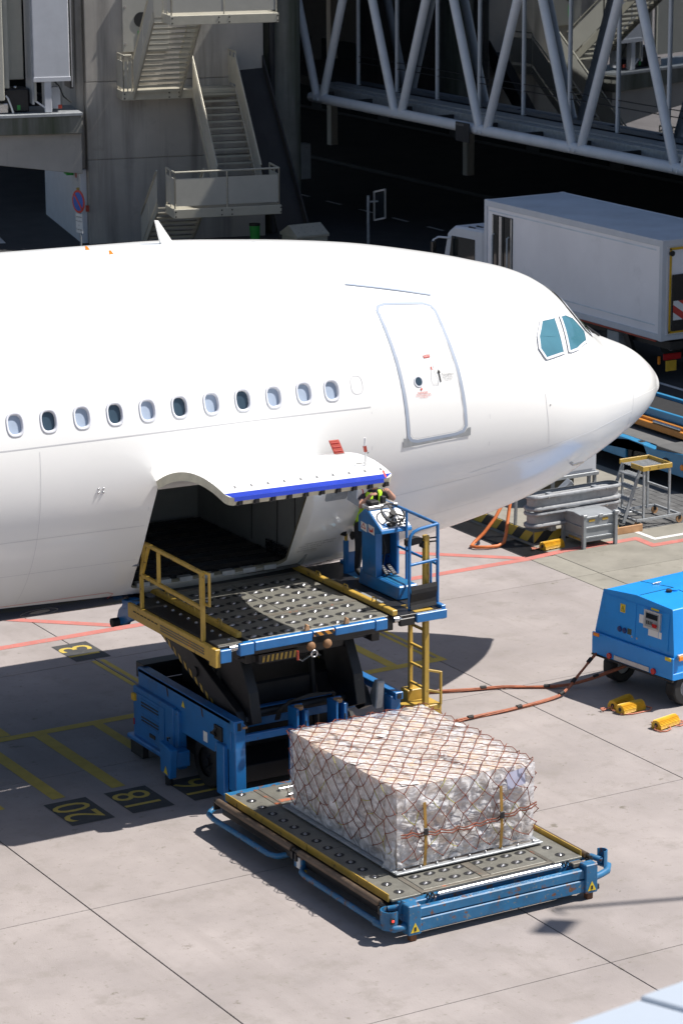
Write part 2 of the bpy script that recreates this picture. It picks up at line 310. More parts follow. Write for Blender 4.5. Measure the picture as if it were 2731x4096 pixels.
def wheel(root, c, r, wd, axis=(1, 0, 0), rim='greysteel', rr=0.55):
    a = Vector(axis); c = Vector(c); t = MB()
    prof = [(-0.5, rr), (-0.5, 0.9), (-0.42, 0.98), (-0.2, 1.0), (0.2, 1.0), (0.42, 0.98), (0.5, 0.9), (0.5, rr)]
    u = Vector((0, 0, 1)); b = a.cross(u); n = 24; vs = []; fs = []
    for i in range(n):
        ang = 2*math.pi*i/n
        for (q, k) in prof:
            kk = k*(1.0 if (i % 2 or k < 0.95) else 0.975)
            vs.append(c+a*q*wd+(b*math.cos(ang)+u*math.sin(ang))*r*kk)
    m = len(prof)
    for i in range(n):
        j = (i+1) % n
        for k in range(m-1): fs.append((i*m+k, i*m+k+1, j*m+k+1, j*m+k))
    t.add(vs, fs)
    ty = t.build('tyre', 'black', root)
    rm = MB(); rm.tube(c-a*wd*0.34, c+a*wd*0.34, r*rr*1.02, 20); rm.tube(c-a*wd*0.46, c+a*wd*0.46, r*0.16, 12)
    for i in range(6):
        ang = 2*math.pi*i/6; p = c+(b*math.cos(ang)+u*math.sin(ang))*r*0.3
        rm.tube(p-a*wd*0.38, p+a*wd*0.38, r*0.045, 6)
    rm.build('rim', rim, ty)
    return ty
# ------------------------------------------------------------------ ground
g = MB().add([(-1500, -300, -0.06), (1500, -300, -0.06), (1500, 2500, -0.06), (-1500, 2500, -0.06)], [(0, 1, 2, 3)]).build('ground', 'concrete'); tag(g, kind='structure')
rdw = MB().add([(36.9, 20, -0.055), (56.2, 20, -0.055), (56.2, 140, -0.055), (36.9, 140, -0.055)], [(0, 1, 2, 3)]).build('road', 'asphalt'); tag(rdw, kind='structure')
rd2 = MB().add([(31, 76, -0.055), (36.9, 76, -0.055), (36.9, 140, -0.055), (31, 140, -0.055)], [(0, 1, 2, 3)]).build('road', 'asphalt'); tag(rd2, kind='structure')
apron = MB().box((0.9, 18, -0.05), (36.9, 60, -0.022)).build('apron', 'joint'); tag(apron, kind='structure')
TFG = {}
XB = [0.95, 6.0, 11.05, 16.1, 21.13, 26.2, 31.2]; YB = [18.8, 23.95, 29.1, 34.26, 39.4, 44.4, 49.45, 54.5, 59.6]
def slab(x0, x1, y0, y1, mat, name='concrete_slab'):
    j = 0.009
    m = MB().box((x0+j, y0+j, -0.0215), (x1-j, y1-j, 0)); o = m.build(name, mat, apron, 0.004); return o
for i in range(len(XB)-1):
    for k in range(len(YB)-1): slab(XB[i], XB[i+1], YB[k], YB[k+1], 'concrete')
for k in range(len(YB)-1):
    if YB[k] > 44 and YB[k] < 45: slab(31.8, 36.85, 44.4, 46.6, 'concrete_old'); slab(31.8, 34.2, 46.6, 49.45, 'concrete_old')
    else: slab(31.8, 36.85, YB[k], YB[k+1], 'concrete_old')
    slab(31.2, 31.8, YB[k], YB[k+1] if YB[k] != 44.4 else 45.9, 'concrete_old')
pv = MB().box((-0.098, -0.098, -0.0215), (0.098, 0.098, 0)).mesh('paver', None, 0.006); pv.materials.append(M['paver'])
for i in range(13):
    for k in range(14):
        o = bpy.data.objects.new('paver', pv); C.objects.link(o); o.parent = apron; o.location = (34.31+i*0.203, 46.71+k*0.203, random.uniform(-0.003, 0.001))
# painted markings: every stroke its own flat sheet 4 mm above the slabs
def sheet(pts, name, mat, z=0.004, parent=apron):
    vs = [(x, y, z) for x, y in pts]; m = MB().add(vs, [tuple(range(len(vs)))]); return m.build(name, mat, parent, 0)
def line(p, q, wd, name, mat, z=0.004):
    p, q = Vector((*p, 0)), Vector((*q, 0)); d = (q-p).normalized(); n = Vector((-d.y, d.x, 0))*wd/2
    return sheet([(v.x, v.y) for v in (p-n, q-n, q+n, p+n)], name, mat, z)
line((8, 45.93), (31.2, 45.93), 0.21, 'red_line', 'redpaint'); line((31.2, 45.94), (32.2, 46.07), 0.2, 'red_line', 'redpaint', 0.005); line((32.2, 46.07), (33.95, 46.07), 0.2, 'red_line', 'redpaint')
line((33.88, 46.1), (33.86, 45.38), 0.18, 'red_line', 'redpaint', 0.005); line((33.8, 45.48), (36.8, 45.48), 0.2, 'red_line', 'redpaint')
line((22.42, 46.03), (19.2, 48.95), 0.2, 'red_line', 'redpaint', 0.0055); line((31.15, 46.0), (27.6, 49.15), 0.2, 'red_line', 'redpaint', 0.0055)
line((34.18, 46.55), (34.18, 45.86), 0.12, 'white_line', 'whtpaint', 0.005); line((34.13, 45.86), (36.8, 45.86), 0.13, 'white_line', 'whtpaint')
line((12, 41.41), (26.35, 41.36), 0.2, 'yellow_line', 'yelpaint')
for x, y0, y1, wd in ((19.63, 39.85, 41.3, .18), (18.6, 38.44, 41.3, .23), (17.6, 38.45, 41.3, .22), (18.09, 41.51, 43.4, .2), (25.35, 41.47, 43.3, .2), (21.06, 41.52, 44.4, .09), (21.22, 41.52, 44.4, .09), (26.15, 41.47, 43.6, .08), (26.3, 41.27, 43.6, .08), (16.6, 38.45, 41.3, .22)):
    line((x, y0), (x, y1), wd, 'yellow_line', 'yelpaint', 0.0045)
for x0, x1, y0, y1, s in ((20.78, 21.45, 44.5, 45.52, '13'), (18.27, 18.97, 37.29, 38.29, '18'), (17.27, 17.97, 37.28, 38.3, '20'), (19.31, 20.01, 37.29, 38.28, '16')):
    sheet([(x0, y0), (x1, y0), (x1, y1), (x0, y1)], 'number_patch', 'blkpaint', 0.0058)
    textmb(s, 0.86, ((x0+x1)/2, (y0+y1)/2, 0.008), (0, 0.92, 0), (-1, 0, 0)).build('stand_number', 'yelpaint', apron)
# road beyond the aircraft: lane marks and a kerbed pavement
for k in range(-8, 8):
    line((51.25, 90.4+k*2.2), (51.25, 89.4+k*2.2), 0.14, 'lane_dash', 'whtpaint', -0.05).parent = g
for x, wd, m in ((43.2, .14, 'whtpaint'), (42.3, .26, 'whtpaint'), (41.45, .1, 'sign_blue')):
    line((x, 40), (x, 62), wd, 'lane_line', m, -0.05).parent = g
sheet([(20, 85.2), (30, 85.2), (30, 85.5), (20, 85.5)], 'lane_line', 'whtpaint', -0.05, g)
for (x, y) in ((39.3, 92), (38.0, 86)): line((x, y), (x+0.6, y+2.2), 0.2, 'lane_dash', 'whtpaint', -0.05).parent = g
pav = MB().box((56.2, 30, -0.06), (80, 130, 0.08)).build('pavement', 'asphalt', None, 0.02); tag(pav, kind='structure')
# drain along the slab edge
dr = thing('drain_channel', 'dark steel drain grate set into the concrete beside the hazard-striped block', 'drain', (31.5, 47.5, 0))
MB().box((31.22, 45.92, -0.021), (31.78, 49.4, -0.012)).build('channel', 'black', dr)
m = MB()
for k in range(58): m.box((31.25, 45.95+k*0.06, -0.011), (31.75, 45.975+k*0.06, 0.002))
o = m.build('grate_bars', 'blackpaint', dr); o['kind'] = 'stuff'
m = MB(); m.box((31.21, 45.91, -0.02), (31.245, 49.42, 0.003)); m.box((31.755, 45.91, -0.02), (31.79, 49.42, 0.003)); m.build('frame', 'blackpaint', dr)
# ------------------------------------------------------------------ aircraft
AXv = Vector((0.99982, -0.0028835, -0.018595)).normalized(); Zv = AXv.cross(Vector((0, 1, 0))).normalized(); Yv = Zv.cross(AXv)
A0 = Vector((16.9186, 40.8168, 5.1438))
AF = Matrix(((AXv.x, Yv.x, Zv.x, A0.x), (AXv.y, Yv.y, Zv.y, A0.y), (AXv.z, Yv.z, Zv.z, A0.z), (0, 0, 0, 1)))
TIPX, TIPZ = 13.485, -0.379
TK = [0, .15, .4, .8, 1.3, 1.9, 2.4, 3.0, 4.0, 5.0, 6.4, 8.0, 10.0]
ZT = [TIPZ, -.079, .135, .406, .615, .868, 1.278, 1.833, 2.134, 2.348, 2.574, 2.722, 2.82]
ZB = [TIPZ, -.582, -.719, -.895, -1.115, -1.359, -1.549, -1.78, -2.081, -2.292, -2.524, -2.704, -2.82]
WW = [0, .164, .48, .898, 1.298, 1.698, 1.995, 2.309, 2.599, 2.71, 2.77, 2.801, 2.82]
def pchip(xs, ys):
    n = len(xs); h = [xs[i+1]-xs[i] for i in range(n-1)]; d = [(ys[i+1]-ys[i])/h[i] for i in range(n-1)]; m = [0]*n
    for i in range(1, n-1):
        if d[i-1]*d[i] > 0: a = 2*h[i]+h[i-1]; b = h[i]+2*h[i-1]; m[i] = (a+b)/(a/d[i-1]+b/d[i])
    m[0] = d[0]; m[-1] = 0
    def f(x):
        if x >= xs[-1]: return ys[-1]
        k = 0
        while k < n-2 and xs[k+1] < x: k += 1
        t = (x-xs[k])/h[k]
        return (2*t**3-3*t*t+1)*ys[k]+(t**3-2*t*t+t)*h[k]*m[k]+(3*t*t-2*t**3)*ys[k+1]+(t**3-t*t)*h[k]*m[k+1]
    return f
SQ = [math.sqrt(t) for t in TK]; fT, fB, fW = pchip(SQ, ZT), pchip(SQ, ZB), pchip(SQ, WW)
def S(x, a):                       # hull surface, x along the axis, a = degrees up from the near side
    t = max(0.0, TIPX-x); q = math.sqrt(t); r = R(a); sn = math.sin(r)
    zc = TIPZ*(1-min(1, t/6))**2
    z = zc+((fT(q)-zc) if sn >= 0 else (zc-fB(q)))*sn
    return Vector((x, -fW(q)*math.cos(r), z))
def SN(x, a):
    e = 0.02; xa = min(x, TIPX-0.03)
    n = (S(xa+e, a)-S(xa-e, a)).cross(S(xa, a+1)-S(xa, a-1)); n.normalize()
    if n.dot(Vector((0, S(xa, a).y, S(xa, a).z))) < 0: n = -n
    return n
def SP(x, a, off=0.0): return S(x, a)+SN(x, a)*off
def smoothn(o, inv=None):          # exact hull normals for a clean highlight
    me = o.data; me.polygons.foreach_set('use_smooth', [True]*len(me.polygons)); me.update()
air = thing('airliner', 'large white passenger airliner with its forward cargo door open', 'airplane', (20.5, 40.8, 0))
def hullpatch(xs, As, name, mat, parent, off=0.0, closed=False):
    m = MB(AF); na = len(As)
    vs = [SP(x, a, off) if off else S(x, a) for x in xs for a in As]; fs = []
    for i in range(len(xs)-1):
        for k in range(na if closed else na-1):
            l = (k+1) % na; fs.append((i*na+k, i*na+l, (i+1)*na+l, (i+1)*na+k))
    m.add(vs, fs, True); return m
def inside(p, poly):
    x, y = p; c = False; n = len(poly)
    for i in range(n):
        x1, y1 = poly[i]; x2, y2 = poly[i-1]
        if (y1 > y) != (y2 > y) and x < (x2-x1)*(y-y1)/(y2-y1)+x1: c = not c
    return c
def cdt(outer, holes, step=(0.12, 3.0)):
    V = [Vector(p) for p in outer]; Ed = [(i, (i+1) % len(outer)) for i in range(len(outer))]
    for h in holes:
        k = len(V); V += [Vector(p) for p in h]; Ed += [(k+i, k+(i+1) % len(h)) for i in range(len(h))]
    x0 = min(p[0] for p in outer); x1 = max(p[0] for p in outer); y0 = min(p[1] for p in outer); y1 = max(p[1] for p in outer)
    B = [p for p in V]
    x = x0+step[0]
    while x < x1-step[0]*0.4:
        y = y0+step[1]
        while y < y1-step[1]*0.4:
            if inside((x, y), outer) and not any(inside((x, y), h) for h in holes):
                if min(((x-p.x)/step[0])**2+((y-p.y)/step[1])**2 for p in B) > 0.2: V.append(Vector((x, y)))
            y += step[1]
        x += step[0]
    r = geometry.delaunay_2d_cdt(V, Ed, [], 0, 1e-6)
    vs = [(p.x, p.y) for p in r[0]]; fs = []
    for f in r[2]:
        c = (sum(vs[i][0] for i in f)/len(f), sum(vs[i][1] for i in f)/len(f))
        if inside(c, outer) and not any(inside(c, h) for h in holes): fs.append(tuple(f))
    return vs, fs
def panel(outer, name, mat, parent, off, step=(0.12, 3.0)):
    vs, fs = cdt(outer, [], step); P = [SP(x, a, off) for x, a in vs]; NV = [SN(x, a) for x, a in vs]; F2 = []
    for f in fs: F2.append(f if (P[f[1]]-P[f[0]]).cross(P[f[2]]-P[f[0]]).dot(NV[f[0]]) > 0 else tuple(reversed(f)))
    o = MB(AF).add(P, F2, True).build(name, mat, parent, normals=False)
    r3 = AF.to_3x3(); o.data.normals_split_custom_set_from_vertices([r3 @ n for n in NV]); return o
def ribbon(pts, wd, name, mat, parent, off=0.003, closed=False, sub=4):
    K = R(1)*2.82; P = [(x, a*K) for x, a in pts]; n = len(P); Q = []
    rng = range(n if closed else n-1)
    for i in rng:
        p, q = P[i], P[(i+1) % n]
        for s_ in range(sub): Q.append((p[0]+(q[0]-p[0])*s_/sub, p[1]+(q[1]-p[1])*s_/sub))
    if not closed: Q.append(P[-1])
    m = MB(AF); vs = []; fs = []; N = len(Q)
    for i in range(N):
        a_, b_ = (Q[i-1], Q[(i+1) % N]) if closed else (Q[max(i-1, 0)], Q[min(i+1, N-1)])
        d = Vector((b_[0]-a_[0], b_[1]-a_[1])).normalized(); nn = (-d.y*wd/2, d.x*wd/2)
        for sg in (-1, 1): vs.append(SP(Q[i][0]+nn[0]*sg, (Q[i][1]+nn[1]*sg)/K, off))
    for i in range(N if closed else N-1): j = (i+1) % N; fs.append((2*i, 2*j, 2*j+1, 2*i+1))
    m.add(vs, fs, True); return m.build(name, mat, parent)
def rrect(x0, x1, a0, a1, rx, n=6):
    ra = rx/(R(1)*2.82); o = []
    for cx, ca, s0 in ((x1-rx, a1-ra, 0), (x0+rx, a1-ra, 90), (x0+rx, a0+ra, 180), (x1-rx, a0+ra, 270)):
        for i in range(n+1): t = R(s0+90*i/n); o.append((cx+rx*math.cos(t), ca+ra*math.sin(t)))
    return o
def hulltext(body, size, x, a, mat, parent, off=0.006, align='CENTER', name='lettering'):
    vs, fs = textverts(body, size, align); K = R(1)*2.82
    return MB(AF).add([SP(x+v.x, a+v.y/K, off) for v in vs], fs).build(name, mat, parent)
# skin: full hull of revolution-like sections with a cut-out for the hold and one for each cabin window
HX0, HX1, HA0, HA1 = 2.25, 4.97, -50.5, -5.0
hold = rrect(HX0, HX1, HA0, HA1, 0.16)
PX0, PX1, PA0, PA1 = 1.8, 5.4, -63.0, 6.0
xs = [-34, -28, -20, -12, -7, -4, -2, -1, -0.5, 0, 0.3, 0.6, 0.9, 1.2, 1.5, 1.8]+[1.8+0.24*i for i in range(1, 16)]
xs += [5.7+0.125*i for i in range(50)]; xs = [x for x in xs if x < 11.8]+[11.82]
As = [-180+3*i for i in range(120)]
wx = [0.011+0.5334*i for i in range(10)]+[5.30]
def wpos(i): return (wx[i] if i >= 0 else 0.011+0.5334*i, 16.75 if i < 9 else 17.2)
def oval(cx, ca, wx_, ha, n=28, p=2.7):
    o = []
    for i in range(n):
        t = 2*math.pi*i/n; c, s_ = math.cos(t), math.sin(t)
        o.append((cx+wx_*abs(c)**(2/p)*(1 if c >= 0 else -1), ca+ha*abs(s_)**(2/p)*(1 if s_ >= 0 else -1)))
    return o
WX0, WX1, WA0, WA1 = -4, 5.7, 9, 24
wholes = [oval(*wpos(i), 0.113, 2.98) for i in range(-6, 11)]
m = MB(AF); na = len(As); vs = [S(x, a) for x in xs for a in As]; fs = []
ia, ib = As.index(-63), As.index(6)
for i in range(len(xs)-1):
    for k in range(na):
        if PX0-1e-6 < xs[i] < PX1-1e-6 and ia <= k < ib: continue
        if WX0-1e-6 < xs[i] < WX1-1e-6 and WA0 <= As[k] < WA1: continue
        l = (k+1) % na; fs.append((i*na+k, i*na+l, (i+1)*na+l, (i+1)*na+k))
m.add(vs, fs, True)
brd = [(x, PA0) for x in xs if PX0-1e-6 <= x <= PX1+1e-6]+[(PX1, a) for a in As if PA0 < a < PA1]+[(x, PA1) for x in reversed(xs) if PX0-1e-6 <= x <= PX1+1e-6]+[(PX0, a) for a in reversed(As) if PA0 < a < PA1]
pv_, pf_ = cdt(brd, [hold], (0.12, 3.0)); m.add([S(x, a) for x, a in pv_], pf_, True)
brd2 = [(x, WA0) for x in xs if WX0-1e-6 <= x <= WX1+1e-6]+[(WX1, a) for a in As if WA0 < a < WA1]+[(x, WA1) for x in reversed(xs) if WX0-1e-6 <= x <= WX1+1e-6]+[(WX0, a) for a in reversed(As) if WA0 < a < WA1]
wv_, wf_ = cdt(brd2, wholes, (0.14, 3.0)); m.add([S(x, a) for x, a in wv_], wf_, True)
fus = m.build('fuselage', 'hull', air)
bm = bmesh.new(); bm.from_mesh(fus.data); bmesh.ops.remove_doubles(bm, verts=bm.verts, dist=0.0008); bmesh.ops.recalc_face_normals(bm, faces=bm.faces); bm.to_mesh(fus.data); bm.free()
smoothn(fus)
INV = (TF[air].inverted() @ AF).inverted()
ns = []
for v in fus.data.vertices:
    p = INV @ v.co; t = max(0.0, TIPX-p.x); q = math.sqrt(t); zc = TIPZ*(1-min(1, t/6))**2; wv = fW(q)
    h = (fT(q)-zc) if p.z >= zc else (zc-fB(q)); a = math.degrees(math.atan2((p.z-zc)/h, -p.y/wv)); ns.append((TF[air].inverted() @ AF).to_3x3() @ SN(p.x, a))
fus.data.normals_split_custom_set_from_vertices(ns)
rd = hullpatch([11.83]+[11.83+(TIPX-11.83)*(1-(1-i/22)**2) for i in range(1, 23)], As, 'radome', 'hull', air, 0, True).build('radome', 'hull', air)
smoothn(rd)
# belly paint with its round emblem and fleet number
bx = [-34, -20, -10, -5, -2, -1, 0, 1, 1.8, 2.4, 3, 3.6, 4.2, 4.8, 5.4, 6.0, 6.6, 7.0]
def bnd(x): return -51.2-1.55*max(min(x, 4.0), 0) if x < 4.2 else -57.6-(0.9*(x-5.0) if x > 5 else 0)
m = MB(AF); vs = []; fs = []; nk = 20
for x in bx:
    b0 = bnd(x)
    for k in range(nk+1): vs.append(SP(x, b0+(-180-2*b0)*k/nk, 0.004))
for i in range(len(bx)-1):
    for k in range(nk): fs.append((i*(nk+1)+k, i*(nk+1)+k+1, (i+1)*(nk+1)+k+1, (i+1)*(nk+1)+k))
m.add(vs, fs, True); m.build('belly_paint', 'navy', air)
ribbon([(0.95+0.3*math.cos(R(t)), -61.0+4.2*math.sin(R(t))) for t in range(0, 360, 15)], 0.02, 'belly_emblem', 'inkgrey', air, 0.007, True, 2)
panel([(0.95+0.17*math.cos(R(t)), -60.5+2.4*math.sin(R(t))) for t in range(0, 360, 20)], 'belly_emblem', 'inkgrey', air, 0.007, (0.1, 2))
ribbon([(6.1+0.42*math.cos(R(t)), -64.0+6.2*math.sin(R(t))) for t in range(0, 360, 15)], 0.03, 'belly_emblem', 'inkgrey', air, 0.007, True, 2)
hulltext('3', 0.3, 5.9, -63.5, 'white', air, 0.009); hulltext('3', 0.3, 6.1, -63.5, 'white', air, 0.009)
ribbon([(-8, -47.5), (1.9, -50.6), (2.02, -52.0), (2.0, -56)], 0.012, 'red_service_line', 'inkred', air, 0.004)
# seams, plus one painted highlight line under the nose
ribbon([(-10, 8.9), (0, 9.3), (5.96, 10.6)], 0.016, 'seam_and_highlight', 'hullseam', air); ribbon([(5.96, 10.6), (6.0, 41.5)], 0.010, 'seam_and_highlight', 'seam_highlight', air); ribbon([(6.0, 41.5), (3, 39.5), (-8, 36)], 0.008, 'seam_and_highlight', 'seam_highlight', air)
ribbon([(11.80, -9.5), (10.863, -11.1), (10.027, -12.8), (9.405, -14.9), (8.626, -17.2), (7.9, -19.6)], 0.014, 'seam_and_highlight', 'seam_highlight', air, 0.006)  # white line paints the highlight on the lower nose, no seam there
ribbon([(11.87, 1.9), (12.332, 4.2), (13.03, 6.6)], 0.012, 'seam_and_highlight', 'seam_highlight', rd, 0.006)
ribbon([(9.32, 10), (9.34, 3.2), (9.44, -12.9)], 0.007, 'seam_and_highlight', 'hullseam', air); ribbon([(8.15, 25), (8.2, -19)], 0.005, 'seam_and_highlight', 'hullseam', air)
ribbon([(2.12, 12), (2.14, -40)], 0.005, 'seam_and_highlight', 'hullseam', air); ribbon([(5.97, 9), (5.97, -40)], 0.005, 'seam_and_highlight', 'hullseam', air)
ribbon([(11.825, a) for a in range(-90, 91, 6)], 0.012, 'seam_and_highlight', 'hullseam', air, 0.002, False, 1)
ribbon([(6.17, 55.9), (6.92, 53.6), (7.66, 51.3)], 0.035, 'rain_gutter', 'greyframe', air, 0.02)
for a_ in (-19.5, -33.0): ribbon([(-10, a_), (2.1, a_-.2)], 0.006, 'seam_and_highlight', 'hullseam', air)
for x_ in (-1.6, 0.35): ribbon([(x_, -50), (x_, 8)], 0.005, 'seam_and_highlight', 'hullseam', air, 0.003, False, 16)
for a_ in (-24.0, -40.0): ribbon([(6.0, a_), (9.2, a_+4)], 0.006, 'seam_and_highlight', 'hullseam', air)
# cabin windows: ring, recessed pane or lowered blind
dark_w = {1, 3, 5, 7}
def win(i, x, a):
    wr = MB(AF); prof = [(1.0, 0.0), (1.0, 0.008), (0.94, 0.012), (0.84, 0.010), (0.765, 0.002), (0.755, -0.045)]; n = 28; vs = []; fs = []
    for k, (q, off) in enumerate(prof):
        for (px, pa) in oval(x, a, 0.142*q, 3.75*q, n): vs.append(SP(px, pa, off))
    for k in range(len(prof)-1):
        for j in range(n): l = (j+1) % n; fs.append((k*n+j, k*n+l, (k+1)*n+l, (k+1)*n+j))
    wr.add(vs, fs, True); o = wr.build('cabin_window', 'winframe', air)
    ov = oval(x, a, 0.109, 2.88); dk = i in dark_w
    MB(AF).add([SP(px, pa, -0.042) for px, pa in ov], [tuple(range(len(ov)))]).build('pane' if dk else 'window_blind', 'pane' if dk else 'shade', o)
for i in range(-6, 11): win(i if i >= 0 else (1 if i % 2 else 0), *wpos(i))
ribbon(oval(5.755, 18.2, 0.105, 3.0), 0.012, 'window_plug', 'hullseam', air, 0.003, True, 1)
# passenger door
dpts = [(6.50, 44.0), (6.56, 46.0), (6.70, 46.9), (7.42, 47.3), (7.54, 46.4), (7.585, 44.2), (7.60, 34.0), (7.655, 21.0), (7.70, 6.2), (7.715, 0.6), (7.66, -1.3), (7.54, -2.1), (6.80, -2.9), (6.69, -2.4), (6.635, -0.8), (6.592, 12.4), (6.55, 25.6), (6.512, 37.3)]
dr_ = panel(dpts, 'passenger_door', 'hull', air, 0.004, (0.15, 4)); ribbon(dpts, 0.055, 'door_surround', 'greyframe', dr_, 0.008, True, 3)
ribbon([(x*0.94+7.1*0.06, a*0.96+0.9) for x, a in dpts], 0.007, 'door_gap', 'hullseam', dr_, 0.009, True, 3)
panel([(6.535, -1.2), (6.60, -1.6), (6.70, -3.0), (6.80, -3.5), (7.54, -2.7), (7.68, -1.8), (7.74, -0.3), (7.80, -0.2), (7.80, -3.3), (6.54, -4.6)], 'sill_plate', 'galv', dr_, 0.011, (0.1, 2))
ribbon(oval(6.88, 17.7, 0.075, 1.75, 20, 2), 0.022, 'porthole_ring', 'winframe', dr_, 0.012, True, 1); panel(oval(6.88, 17.7, 0.07, 1.6, 20, 2), 'porthole', 'pane', dr_, 0.010, (0.1, 3))
e_ = panel([(7.06, 25.7), (7.18, 25.9), (7.18, 27.0), (7.06, 26.8)], 'exit_plate', 'inkred', dr_, 0.010, (0.2, 3)); hulltext('EXIT', 0.052, 7.12, 26.35, 'white', e_, 0.012)
ribbon([(7.10, 23.5), (7.13, 23.0), (7.145, 21.0), (7.12, 18.0), (7.15, 16.0), (7.24, 16.0), (7.255, 18.0), (7.20, 21.0), (7.205, 23.0), (7.24, 23.6)], 0.008, 'handle_outline', 'hullseam', dr_, 0.010, False, 2)
ribbon([(7.155, 22.6), (7.16, 21.4)], 0.02, 'handle_mark', 'inkred', dr_, 0.011); ribbon([(7.29, 17.0), (7.28, 20.4)], 0.022, 'arrow', 'ink', dr_, 0.011)
panel([(7.25, 20.2), (7.315, 20.3), (7.28, 21.5)], 'arrow', 'ink', dr_, 0.011, (0.2, 3))
hulltext('TO', 0.055, 7.36, 19.6, 'inkgrey', dr_, 0.011); hulltext('OPEN', 0.055, 7.48, 19.6, 'inkgrey', dr_, 0.011); hulltext('LIFT FLAP TO\nGRASP HANDLE\nLIFT HANDLE\nFULLY UP', 0.028, 7.43, 18.3, 'inkgrey', dr_, 0.011); hulltext('PUSH HERE', 0.02, 7.20, 16.5, 'inkgrey', dr_, 0.012)
hulltext('DANGER', 0.045, 6.93, 13.8, 'inkred', dr_, 0.011); hulltext('DO NOT OPEN DOOR\nIF RED WARNING LIGHT\nIS FLASHING', 0.026, 6.94, 12.7, 'inkred', dr_, 0.011)
panel([(6.9, 14.6), (6.925, 14.6), (6.925, 15.0), (6.94, 15.0), (6.913, 15.5), (6.885, 15.0), (6.9, 15.0)], 'arrow', 'inkred', dr_, 0.011, (0.2, 3))
# cockpit glazing
wa = [(9.66, 42.4), (10.02, 44.7), (9.906, 27.4), (9.46, 24.6), (9.375, 28.9), (9.437, 34.5)]
wb = [(10.174, 46.0), (10.32, 47.6), (10.50, 47.0), (10.69, 41.6), (10.597, 34.8), (10.261, 29.4), (10.027, 27.6)]
wc = [(10.60, 55.0), (10.68, 49.5), (10.80, 45.5), (11.10, 48.5), (11.22, 58), (11.32, 72), (11.34, 87.5), (10.72, 87.5), (10.66, 70)]
def mir(p): return [(x, 180-a) for x, a in p]
for mi_, P_ in enumerate((wa, wb, wc)):
    for q_ in (P_, mir(P_)):
        o = panel(q_, 'cockpit_window', 'windshield' if mi_ == 2 else 'cockpit', air, 0.020, (0.06, 2)); ribbon(q_, 0.05, 'window_frame', 'winframe', o, 0.024, True, 5)
m = MB(AF); m.bar(SP(11.2, 60, 0.03), SP(10.95, 52, 0.05), 0.03, 0.02); m.bar(SP(11.2, 60, 0.03), SP(11.32, 53, 0.08), 0.04, 0.03); m.build('wiper', 'blackpaint', air)
# antennas, beacons, small fittings
m = MB(AF); b0, b1 = SP(3.70, 88, 0), SP(3.95, 88, 0)
m.add([b0+Vector((0, .03, -.05)), b0+Vector((0, -.03, -.05)), b1+Vector((0, -.015, -.05)), b1+Vector((0, .015, -.05)), b0+Vector((-.12, .010, .38)), b0+Vector((-.12, -.010, .38)), b0+Vector((-.05, -.006, .37)), b0+Vector((-.05, .006, .37))], [(0, 1, 5, 4), (1, 2, 6, 5), (2, 3, 7, 6), (3, 0, 4, 7), (4, 5, 6, 7)]); m.build('blade_antenna', 'hull', air, 0.004)
for x, a in ((2.42, 87.5), (2.66, 80.6)):
    m = MB(AF); c = SP(x, a, 0.0); m.add([c+Vector(v) for v in ((-.03, .012, 0), (-.03, -.012, 0), (.04, 0, 0), (-.045, .005, .06), (-.045, -.005, .06), (-.01, 0, .06))], [(0, 1, 4, 3), (1, 2, 5, 4), (2, 0, 3, 5), (3, 4, 5)]); m.build('drain_mast', 'orangelens', air)
for x, a, r_ in ((5.43, 86.5, .17), (6.6, 86, .1), (6.95, 85, .09), (0.75, 83, .12)): MB(AF).ball(SP(x, a, -0.02), r_, 8, (1.3, 1, .28)).build('antenna_dome', 'hull', air)
for x, a in ((1.28, -5.4), (1.28, -6.6), (1.36, -5.4), (1.36, -6.6)): MB(AF).ball(SP(x, a, 0), .018, 5).build('static_port', 'steel', air)
for x, a in ((9.40, 5.2), (5.88, -4.6)): panel([(x, a-0.4), (x+.035, a), (x, a+0.4)], 'triangle_mark', 'inkgrey', air, 0.005, (.2, 3))
m = MB(AF); c = SP(10.2, -30.2, 0); m.bar(c, c+Vector((0.02, -.06, -.03)), .05, .03); m.bar(c+Vector((0.0, -.07, -.03)), c+Vector((.2, -.08, .0)), .03); m.build('pitot_probe', 'steel', air)
# hold: jamb, lining, floor with roller tracks
m = MB(AF); vs = []; fs = []; n = len(hold)
for d_ in (0.0, -0.05):
    vs += [SP(x, a, d_) for x, a in hold]
cx_, ca_ = (HX0+HX1)/2, (HA0+HA1)/2
vs += [SP(x+(0.09 if x > cx_ else -0.09), a+(1.5 if a > ca_ else -1.5), -0.09) for x, a in hold]
for k in range(2):
    for i in range(n): j = (i+1) % n; fs.append((k*n+i, k*n+j, (k+1)*n+j, (k+1)*n+i))
m.add(vs, fs, True); m.build('hold_door_frame', pmat('olive_jamb', (.20, .19, .14), .6, var=.2, vs=8), air)
fz = -2.17
MB(AF).box((0.2, -1.72, fz-0.05), (5.32, 1.7, fz)).build('hold_floor', 'bayfloor', air)
MB(AF).box((0.2, -2.66, -0.30), (5.32, 2.4, -0.25)).build('hold_ceiling', 'baywall', air)
MB(AF).box((0.2, 1.7, fz), (5.32, 1.75, -0.3)).build('hold_far_wall', 'baywall', air)
wl = MB(AF).ext([(-1.78, fz), (1.7, fz), (1.7, -.3), (-2.66, -.3), (-2.6, -.9), (-2.42, -1.3), (-2.1, -1.75)], 'x', 5.28, 5.32).build('hold_end_wall', 'baywall', air)
MB(AF).ext([(-1.78, fz), (1.7, fz), (1.7, -.3), (-2.66, -.3), (-2.6, -.9), (-2.42, -1.3), (-2.1, -1.75)], 'x', 0.2, 0.24).build('hold_end_wall', 'baywall', air)
